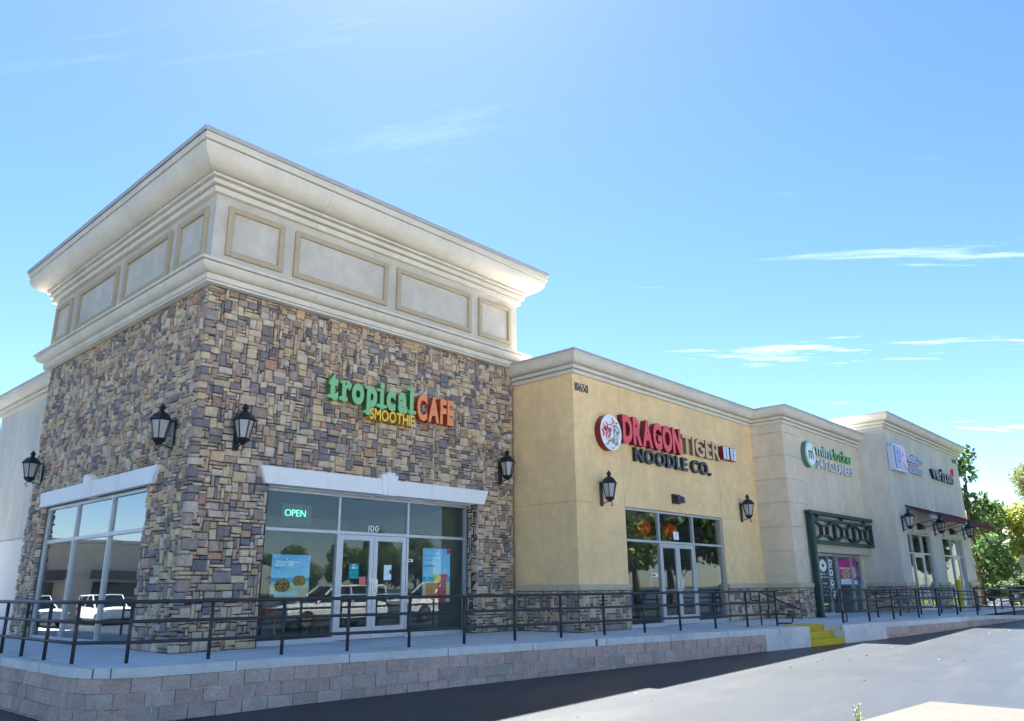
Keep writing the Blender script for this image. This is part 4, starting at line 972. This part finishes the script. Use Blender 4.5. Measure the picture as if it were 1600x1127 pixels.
letters(nn_,'100',4.32,4.60,2.24,0.13,0.405,0.004,acr('white vinyl',(0.85,0.85,0.85)),WHS,bold=0.015,gap=0.1,name='numeral')
# neon sign
NEON = mat('green neon tube',(0.1,0.7,0.3),0.4,0.3,emit=((0.12,1.0,0.38),0.55))
ne = thing('neon_sign',(2.55,0.6,2.35),'glowing green OPEN sign in the upper left café window','neon sign')
letters(ne,'OPEN',2.30,2.78,2.47,0.135,0.52,0.012,NEON,NEON,bold=-0.028,gap=0.13)
MB().box(2.22,2.92,0.53,0.536,2.3,2.72).build('backing', mat('clear acrylic',(0.04,0.075,0.07),0.3,0.4), ne)
# cleaners window graphics
def dark_list(u,v,r):
    if ((u-0.5)/0.42)**2+((v-0.80)/0.13)**2 < 1: return (0.7,0.78,0.75) if not(abs(u-0.5)<0.15 and abs(v-0.8)<0.04) else (0.03,0.08,0.06)
    if textrow(u,v,[(0.60,0.63,0.1,0.9,5,(1,1,1)),(0.53,0.56,0.1,0.9,6,(1,1,1)),(0.40,0.43,0.3,0.8,4,(1,1,1)),(0.33,0.355,0.2,0.9,5,(1,1,1)),(0.25,0.27,0.25,0.8,4,(1,1,1)),(0.16,0.19,0.2,0.9,5,(1,1,1))]): return (0.5,0.56,0.52)
    return (0.015,0.04,0.035)
def rounds(u,v,r):
    for c in (0.87,0.65,0.43,0.21):
        if ((u-0.5)/0.36)**2+((v-c)/0.075)**2 < 1: return (0.7,0.78,0.76) if not(abs(u-0.5)<0.13 and abs(v-c)<0.03) else (0.05,0.1,0.1)
        if abs(v-c+0.105)<0.012 and 0.15<u<0.85: return (0.5,0.55,0.5)
    return (0.01,0.025,0.03)
def magenta(u,v,r):
    if v<0.2: return (0.55,0.62,0.72)
    if ((u-0.55)/0.4)**2+((v-0.42)/0.24)**2 < 1: return r.choice([(0.42,0.2,0.1),(0.6,0.4,0.25),(0.35,0.12,0.08)])
    if 0.62<v<0.68: return (0.75,0.4,0.6)
    return (0.42,0.015,0.17)
def magenta2(u,v,r):
    if v<0.18: return (0.6,0.64,0.74)
    if ((u-0.5)/0.42)**2+((v-0.52)/0.27)**2 < 1 and r.random()<0.6: return (0.55,0.5,0.55)
    return (0.40,0.015,0.18)
def darkp(u,v,r):
    if v<0.18: return (0.03,0.14,0.45)
    if ((u-0.5)/0.35)**2+((v-0.55)/0.3)**2 < 1 and r.random()<0.5: return (0.3,0.3,0.2)
    return (0.03,0.04,0.06)
wy = TY+0.365
poster('window_graphic','dark green price list graphic nearest the trellis post',20.42,21.2,0.55,1.98,wy,dark_list,14,60,'window graphic')
poster('window_graphic','dark green graphic with one large white circle beside the cleaners door',21.3,22.05,0.4,1.98,wy,lambda u,v,r: dark_list(u,v,r),14,60,'window graphic')
poster('window_graphic','dark strip with a column of four white circles in the cleaners window',22.15,22.6,0.4,1.98,wy,rounds,12,60,'window graphic')
poster('window_graphic','magenta poster with a food picture in the cleaners window',23.2,24.25,1.02,1.9,wy,magenta,20,28,'poster')
poster('window_graphic','magenta poster with a pale burst in the cleaners window',24.42,24.85,1.02,1.85,wy,magenta2,12,28,'poster')
poster('window_graphic','dark poster with a blue foot at the right end of the cleaners window',24.88,25.2,1.02,1.85,wy,darkp,12,28,'poster')

# ------------------------------------------------------------------ things seen through the glass
RED = mat('red paper lantern',(0.30,0.035,0.015),0.6,0.3,emit=((1.0,0.14,0.03),0.012))
for i,(x,y,z,lab) in enumerate(((11.75,-0.9,2.42,'glowing red paper lantern in the left upper window of the ochre shop'),(13.6,-0.7,2.5,'red paper lantern above the doors inside the ochre shop'),(15.2,-0.6,2.5,'red paper lantern in the right upper window of the ochre shop'))):
    t = thing('paper_lantern',(x,y,z),lab,'paper lantern','red paper lanterns hanging in the ochre shop')
    MB().lathe([(0.05,z),(0.16,z+0.06),(0.21,z+0.16),(0.21,z+0.24),(0.16,z+0.34),(0.05,z+0.40)],14,(x,y)).build('shade', RED, t, smooth=True)
    MB().tube([(x,y,z+0.40),(x,y,3.05)],0.006,5).build('cord', BLACK, t); MB().lathe([(0.03,z-0.12),(0.012,z)],6,(x,y)).build('tassel', RED, t)
WOOD = mat('varnished chair wood',(0.30,0.10,0.04),0.45,0.4,noise=(12,0.2))
def chair(x,y,rz,label):
    t = thing('wooden_chair',(0,0,0),label,'chair','wooden chairs inside the shops')
    for a in (-0.2,0.2):
        MB().box(a-0.02,a+0.02,-0.21,-0.17,0,0.45).build('leg',WOOD,t); MB().box(a-0.02,a+0.02,0.17,0.21,0,0.95).build('leg',WOOD,t)
    MB().cbox(-0.23,0.23,-0.23,0.23,0.45,0.49,b=0.01).build('seat',WOOD,t,fix=True)
    for z in (0.62,0.75,0.88): MB().box(-0.18,0.18,0.175,0.205,z,z+0.06).build('back_slat',WOOD,t)
    t.location = (x,y,0.012); t.rotation_euler = (0,0,rz)
chair(2.3,1.0,2.6,'brown wooden chair behind the lower left café window')
chair(4.4,2.2,0.4,'brown wooden chair seen through the café doors')
chair(15.0,-0.9,0.3,'brown wooden chair behind the right lower window of the ochre shop')

# ------------------------------------------------------------------ bollards
for (x,y,lab) in ((29.6,-5.0,'yellow bollard in front of the second window of the grey end unit'),(33.5,-8.6,'yellow bollard standing alone at the far right beyond the ramp')):
    z = 0.0 if y > -6 else zg(x)
    b_ = thing('bollard',(x,y,z),lab,'bollard','yellow steel bollards by the far ramp')
    MB().lathe([(0.10,z),(0.10,1.08),(0.095,1.11),(0.07,1.14),(0.03,1.155)],14,(x,y)).build('pipe', YEL, b_, smooth=False)
    MB().lathe([(0.16,z),(0.16,z+0.03),(0.11,z+0.05)],14,(x,y)).build('footing', CONC, b_)

# ------------------------------------------------------------------ trees and shrubs
def leaf_mesh(name, blobs, n, size, cols, parent, M, seed, aspect=0.5, shell=0.55):
    r = np.random.default_rng(seed)
    w = np.array([b[3]*b[4]*b[5] for b in blobs])**0.75; w /= w.sum()
    bi = r.choice(len(blobs), n, p=w); B = np.array(blobs)[bi]
    d = r.normal(size=(n,3)); d /= np.linalg.norm(d,axis=1,keepdims=True)
    rad = (shell + (1-shell)*r.random(n))*(0.85+0.3*r.random(n))
    P = B[:,:3] + d*B[:,3:6]*rad[:,None]
    a = r.normal(size=(n,3)); a /= np.linalg.norm(a,axis=1,keepdims=True)
    b = r.normal(size=(n,3)); b -= a*(a*b).sum(1,keepdims=True); b /= np.linalg.norm(b,axis=1,keepdims=True)
    s = size*(0.6+0.8*r.random(n))[:,None]
    V = np.stack([P-a*s, P-b*s*aspect, P+a*s, P+b*s*aspect],1).reshape(-1,3)
    V -= np.array(root_loc(parent))
    F = np.arange(4*n).reshape(n,4)
    me = bpy.data.meshes.new(name); me.from_pydata(V.tolist(), [], F.tolist()); me.materials.append(M)
    cc = np.array(cols)[r.choice(len(cols),n)]*(0.75+0.5*r.random(n))[:,None]
    at_ = me.attributes.new('Col','FLOAT_COLOR','FACE'); at_.data.foreach_set('color', np.hstack([cc,np.ones((n,1))]).ravel())
    o = bpy.data.objects.new(name, me); COL.objects.link(o); o.parent = parent; return o
LEAF = mat('leaf',(0.05,0.08,0.02),0.55,0.35,attr=True,trans=0.45)
BARK = mat('bark',(0.10,0.075,0.055),0.95,0.1,noise=(8,0.3),bump=(25,0.6,0.03))
def tree(name, label, base, h, blobs, n, size, cols, trunk_r, seed, cat='tree', group=None, lean=(0,0), aspect=0.5, shell=0.5):
    """blobs relative to the base, in metres"""
    t = thing(name, base, label, cat, group); r = random.Random(seed); bx,by,bz = base
    tk = MB(); top = (bx+lean[0],by+lean[1],bz+h*0.72)
    pts = [(bx+(top[0]-bx)*k/5+r.uniform(-.08,.08),by+(top[1]-by)*k/5+r.uniform(-.08,.08),bz+(top[2]-bz)*k/5-(0.1 if k==0 else 0)) for k in range(6)]
    tk.tube(pts,[trunk_r*(1.15-0.16*k) for k in range(6)],8)
    for b in blobs[:14]:
        k = r.choice((2,3,4)); p = pts[k]; q = (bx+b[0],by+b[1],bz+b[2]); m_ = tuple((p[i]+q[i])/2+(0.15 if i==2 else 0) for i in range(3))
        tk.tube([p,m_,q],[trunk_r*0.42,trunk_r*0.25,trunk_r*0.08],5)
    tk.build('trunk', BARK, t, smooth=True)
    leaf_mesh('crown',[(bx+b[0],by+b[1],bz+b[2],b[3],b[4],b[5]) for b in blobs],n,size,cols,t,LEAF,seed,aspect,shell)
    return t
def crown(seed, n, rx, ry, z0, z1, br):
    r = random.Random(seed); o = []
    while len(o) < n:
        x,y,z = r.uniform(-1,1),r.uniform(-1,1),r.uniform(-1,1)
        if x*x+y*y+z*z > 1: continue
        s = br*r.uniform(0.6,1.25); o.append((x*rx,y*ry,(z0+z1)/2+z*(z1-z0)/2,s,s,s*0.8))
    return o
DK = [(0.075,0.145,0.055),(0.10,0.18,0.065),(0.055,0.11,0.04)]
LT = [(0.27,0.30,0.065),(0.32,0.34,0.085),(0.20,0.25,0.055)]
OLV = [(0.17,0.20,0.075),(0.21,0.23,0.10),(0.13,0.165,0.06)]
SAG = [(0.10,0.15,0.09),(0.13,0.18,0.11),(0.08,0.12,0.07)]
GZb = zg(50)
mag = [(0.9,0.3,1.6,1.3,1.2,0.8),(0.2,-0.4,2.6,1.1,1.1,0.8),(1.2,-0.5,3.1,0.9,0.9,0.6),(0.2,-0.7,4.4,0.9,0.9,0.6),(-0.1,-0.3,5.2,0.8,0.8,0.55),(0.5,-0.9,4.9,0.7,0.7,0.45),(-0.4,-0.2,6.7,0.75,0.7,0.6),(-0.3,-0.3,7.6,0.7,0.6,0.55),(-0.6,0.6,7.0,0.9,0.9,0.7),(-0.8,1.0,5.6,1.2,1.2,0.9),(-1.0,1.2,4.0,1.3,1.3,1.0),(0.6,-0.9,2.0,0.9,0.9,0.7)]
tree('magnolia_tree','dark broad-leaved tree rising just behind the far end of the grey unit',(39.6,-3.6,-0.16),8.5,mag,2600,0.17,DK,0.13,11,aspect=0.55)
tree('pine_tree','tall grey green pine at the right edge of the picture',(64.0,-4.6,GZb),11.5,crown(21,16,3.6,3.6,4.6,10.8,1.35),22000,0.17,OLV,0.28,12,aspect=0.22)
tree('shade_tree','pale yellow green tree between the dark tree and the pine',(51.5,-2.6,GZb),6.2,crown(31,16,2.5,2.3,2.2,5.6,0.9),12000,0.13,LT,0.16,13,aspect=0.42)
tree('shade_tree','sunlit yellow green tree at the right edge below the pine',(54.5,-5.6,GZb),6.0,crown(33,14,2.6,2.3,2.0,5.4,0.9),11000,0.13,LT,0.16,14,aspect=0.42)
SHL = 'shrubs beyond the far end of the walkway'
for i,(x,y,rx,hh,cols,lab) in enumerate(((45.5,-2.3,1.5,1.9,OLV,'olive shrub beside the beige wall beyond the far ramp'),(45.2,-4.3,1.5,1.7,SAG,'rounded grey green shrub right of the lone bollard'),(48.5,-3.3,1.8,2.1,OLV,'taller olive shrub behind the far ramp railing'),(47.0,-6.2,1.6,2.0,SAG,'grey green shrub at the right edge of the picture'),(50.0,-0.6,1.2,2.2,LT,'thin yellowish shrub in front of the beige wall'))):
    t = thing('shrub',(x,y,GZb),lab,'shrub',SHL); bl = [(x+b[0],y+b[1],GZb+b[2],b[3],b[4],b[5]) for b in crown(60+i,9,rx*0.75,rx*0.75,0.35,hh*0.85,0.5)]
    st_ = MB(); r_ = random.Random(i)
    for k in range(6):
        b = bl[k]; st_.tube([(x,y,GZb-0.05),(b[0],b[1],b[2])],[0.03,0.01],5)
    st_.build('stems',BARK,t); leaf_mesh('foliage',bl,7000,0.07,cols,t,LEAF,70+i,0.45,0.35)
# foreground weeds poking up at the bottom edge of the frame
def weed(x,y,hh,n,label,cols,spread,seed):
    z = zg(x); t = thing('weed',(x,y,z),label,'plant','weeds in the near verge'); r = random.Random(seed); st_ = MB(); lf = MB()
    for k in range(n):
        a = r.uniform(0,6.28); h_ = hh*r.uniform(0.55,1.0) if k else hh; q = (x+spread*math.cos(a)*r.random(),y+spread*math.sin(a)*r.random(),z+h_)
        st_.tube([(x+0.02*math.cos(a),y+0.02*math.sin(a),z-0.02),((x+q[0])/2,(y+q[1])/2,z+h_*0.55),q],[0.005,0.004,0.0025],5)
        for j in range(9):
            f = r.uniform(0.35,1.0); c = Vector((x+(q[0]-x)*f,y+(q[1]-y)*f,z+h_*f)); d = Vector((r.uniform(-1,1),r.uniform(-1,1),r.uniform(-0.1,0.8))).normalized(); e = d.cross(Vector((0,0,1))).normalized(); l = r.uniform(0.03,0.06)
            lf.add([tuple(c),tuple(c+d*l*0.5+e*l*0.22),tuple(c+d*l),tuple(c+d*l*0.5-e*l*0.22)],[(0,1,2,3)],tuple(v*r.uniform(0.7,1.3) for v in r.choice(cols)))
    st_.build('stems', LEAF if False else mat('weed stem',(0.10,0.13,0.04),0.7), t); lf.build('leaves', LEAF, t)
weed(3.95,-9.85,0.29,5,'single tall weed poking up beside the near concrete slab',LT,0.07,5)
weed(2.75,-9.15,0.13,16,'low yellowish weed clump at the bottom edge of the frame',[(0.22,0.2,0.05),(0.16,0.17,0.04)],0.22,6)

# ------------------------------------------------------------------ far buildings
BEI = mat('beige far stucco',(0.42,0.33,0.235),0.9,0.15,noise=(0.5,0.06))
fb = thing('far_building',(83,12,GZb),'beige low building wall seen behind the shrubs at far right','building')
MB().box(79,100,1.5,26,GZb-0.3,3.2).build('wall', BEI, fb); MB().box(78.8,100.2,1.3,26.2,3.2,4.25).build('fascia', mat('beige fascia',(0.50,0.40,0.30),0.9,0.15), fb)
ob = thing('opposite_building',(-18,48,-0.8),'long tan shop block across the lot, mirrored in the side window','building')
MB().box(-48,4,47,60,-0.9,4.6).build('wall', STUC_T, ob)
sweep(ob,[(-48,47),(4,47)],False,small_cornice(4.15),CREAM,'cornice',base_len=9)
for k in range(6):
    a = -45+8*k; MB().box(a,a+5.6,46.9,47.0,-0.85,1.7).build('window_wall', mat('dark shop glazing',(0.02,0.025,0.03),0.1,0.5), ob); MB().box(a-0.3,a+5.9,45.8,47.0,1.9,2.5).build('canopy', mat('muted canopy',(0.16,0.12,0.13),0.8), ob)

# ------------------------------------------------------------------ parked cars (mirrored in the shop glass)
CARG = mat('car glass',(0.01,0.012,0.015),0.06,0.6); TYRE = mat('tyre rubber',(0.015,0.015,0.015),0.85,0.2); RIM = mat('alloy rim',(0.5,0.5,0.52),0.3,0.5,metal=0.8)
def paint(n,c): return mat(n,c,0.25,0.6)
def make_car(label, pm, suv=True):
    t = thing('parked_car',(0,0,0),label,'car','cars parked in the lot facing the shops')
    top = 1.68 if suv else 1.42
    # stations along x: (x, half width, sill z, belt z)
    st_ = [(-2.32,0.70,0.45,0.72),(-2.25,0.84,0.34,0.86),(-1.7,0.90,0.30,0.95),(-0.9,0.92,0.28,0.98),(0.0,0.93,0.27,1.0),(1.0,0.93,0.27,1.02),(1.8,0.91,0.30,1.04),(2.2,0.86,0.36,1.02),(2.3,0.74,0.5,0.9)]
    mb = MB(); n = 8
    for x,w,z0,z1 in st_:
        mb.V += [(x,-w*0.9,z0),(x,-w,z0+0.12),(x,-w,z0+(z1-z0)*0.6),(x,-w*0.93,z1),(x,w*0.93,z1),(x,w,z0+(z1-z0)*0.6),(x,w,z0+0.12),(x,w*0.9,z0)]
    F = [(i*n+k,(i+1)*n+k,(i+1)*n+(k+1)%n,i*n+(k+1)%n) for i in range(len(st_)-1) for k in range(n)]+[tuple(range(n)),tuple(range(len(mb.V)-1,len(mb.V)-n-1,-1))]
    mb.F = F; mb.C = [None]*len(F); mb.MI = [0]*len(F); mb.build('body', pm, t, smooth=False, fix=True)
    rear = 2.2 if suv else 1.75
    cb = [(-1.05,0.97),(-0.25,top-0.06),(0.1,top),(1.5,top-0.02),(rear-0.1,top-0.15),(rear+0.02,1.02)]
    gw = MB()
    for x,z in cb: gw.V += [(x,-0.86+0.16*(z-0.97)/(top-0.97),z),(x,0.86-0.16*(z-0.97)/(top-0.97),z)]
    m_ = len(cb); gw.F = [(2*i,2*i+2,2*i+3,2*i+1) for i in range(m_-1)]+[tuple(range(0,2*m_,2)),tuple(range(2*m_-1,0,-2)),(0,1,2*m_-1,2*m_-2)]; gw.C=[None]*len(gw.F); gw.MI=[0]*len(gw.F)
    gw.build('windows', CARG, t, fix=True)
    MB().cbox(-0.25,rear-0.12,-0.72,0.72,top-0.05,top+0.02,b=0.02).build('roof', pm, t, fix=True)
    for sy in (-1,1):
        for x,x2 in ((-1.05,-0.25),(0.55,0.5),(1.55,1.5),(rear+0.0,rear-0.12)): MB().tube([(x,sy*0.865,0.97),(x2,sy*0.735,top-0.01)],0.035,5).build('pillar', pm, t)
    for x in (-1.45,1.45):
        for sy in (-1,1):
            wl = MB(); ring = lambda r,y: [(x+r*math.cos(2*math.pi*k/18),y,0.34+r*math.sin(2*math.pi*k/18)) for k in range(18)]
            wl.V = ring(0.34,sy*0.72)+ring(0.34,sy*0.93)+ring(0.22,sy*0.935); wl.F = [(k,(k+1)%18,18+(k+1)%18,18+k) for k in range(18)]+[(18+k,18+(k+1)%18,36+(k+1)%18,36+k) for k in range(18)]; wl.C=[None]*36; wl.MI=[0]*36
            wo = wl.build('wheel', TYRE, t); rm = MB(); rm.V = ring(0.22,sy*0.932); rm.F = [tuple(range(18))]; rm.C=[None]; rm.MI=[0]; rm.build('rim', RIM, wo)
    for sy in (-1,1):
        MB().cbox(-2.33,-2.24,sy*0.72-0.14,sy*0.72+0.14,0.66,0.78,b=0.01).build('headlight', mat('headlight lens',(0.7,0.72,0.75),0.15,0.6), t, fix=True)
        MB().cbox(2.22,2.32,sy*0.74-0.12,sy*0.74+0.12,0.72,0.95,b=0.01).build('tail_light', mat('tail light lens',(0.35,0.01,0.01),0.2,0.6), t, fix=True)
    return t
c1 = make_car('white car mirrored in the café doors', paint('white car paint',(0.8,0.8,0.8)))
spots = [(13.2,-13.6,0.12,'white car mirrored in the café doors'),(19.6,-14.2,0.05,'white car mirrored in the right café window'),(-9.0,37.5,1.45,'white car mirrored in the far pane of the side window'),(-13.0,38.0,1.6,'white car mirrored in the middle pane of the side window'),(-17.5,37.0,1.5,'white car mirrored in the near pane of the side window')]
for i,(x,y,rz,lab) in enumerate(spots):
    o = c1 if i == 0 else copy_tree(c1); o.location = (x,y,zg(x)); o.rotation_euler = (0,0,rz); o['label'] = lab
c2 = make_car('dark car mirrored beside the white car in the café window', paint('black car paint',(0.02,0.02,0.03)), suv=False); c2.location = (8.6,-15.6,zg(8.6)); c2.rotation_euler = (0,0,0.2)
c3 = make_car('dark car parked far off behind the end railing', paint('wine car paint',(0.10,0.02,0.06)), suv=False); c3.location = (56.5,-1.2,GZb); c3.rotation_euler = (0,0,1.2)
# trees across the lot, mirrored in the front windows
TG = 'trees across the lot mirrored in the front glass'
p1 = tree('lot_tree','broad green tree across the lot, mirrored at the left of the front glass',(18,-34,zg(18)),7.5,crown(91,16,3.4,3.2,1.6,7.2,1.4),9000,0.24,DK+LT,0.2,41,group=TG)
for i,(x,y,s) in enumerate(((24,-35,0.62),(30,-34,0.7),(37,-36,0.66),(37.5,-19.5,1.05),(44,-21,1.15),(50.5,-19,1.1),(64,-15,1.2))):
    o = copy_tree(p1); o.location = (x,y,zg(x)); o.rotation_euler = (0,0,1.3*i+0.4); o.scale = (s,s,s*(1+0.08*(i%3-1)))
    o['label'] = ['second broad tree across the lot, mirrored in the café door','third broad tree across the lot, mirrored in the right café window','tree across the lot mirrored between the café and the ochre shop','tall tree across the lot mirrored in the left ochre shop pane','far tree across the lot mirrored in the ochre shop doors','nearer tree across the lot mirrored in the right ochre shop pane','nearer tree across the lot mirrored in the grey end unit'][i]
p1.scale = (0.66,0.66,0.66)
o = copy_tree(p1); o.scale = (1,1,1); o.location = (-21,33,zg(-21)); o['label'] = 'tree across the lot mirrored in the near pane of the side window'

# ------------------------------------------------------------------ dry leaves and grit blown over the lot
lt = MB(); r_ = random.Random(77)
for k in range(110):
    x = r_.uniform(-3,26); y = -4.6-0.17*max(0,x)*0.9-abs(r_.gauss(0,1.0))*(3.2 if k%3 else 0.5)
    if y < -9.6: continue
    z = zg(x)+0.004; a = r_.uniform(0,6.28); l = r_.uniform(0.01,0.03) if k%9 else r_.uniform(0.03,0.05); w_ = l*r_.uniform(0.3,0.7); c,s_ = math.cos(a),math.sin(a); h_ = l*0.35
    lt.add([(x-l*c,y-l*s_,z),(x-w_*-s_,y-w_*c,z+h_*0.6),(x+l*c,y+l*s_,z+0.003),(x+w_*-s_,y+w_*c,z+h_)],[(0,1,2),(0,2,3),(0,3,1),(1,3,2)],r_.choice([(0.25,0.19,0.11),(0.4,0.37,0.32),(0.14,0.11,0.08),(0.3,0.28,0.25)]))
tag(lt.build('leaf_litter', mat('dry litter',(0.3,0.25,0.2),0.9,0.1,attr=True)), 'scattered dry leaves and grit on the asphalt below the retaining wall', 'litter', kind='stuff')
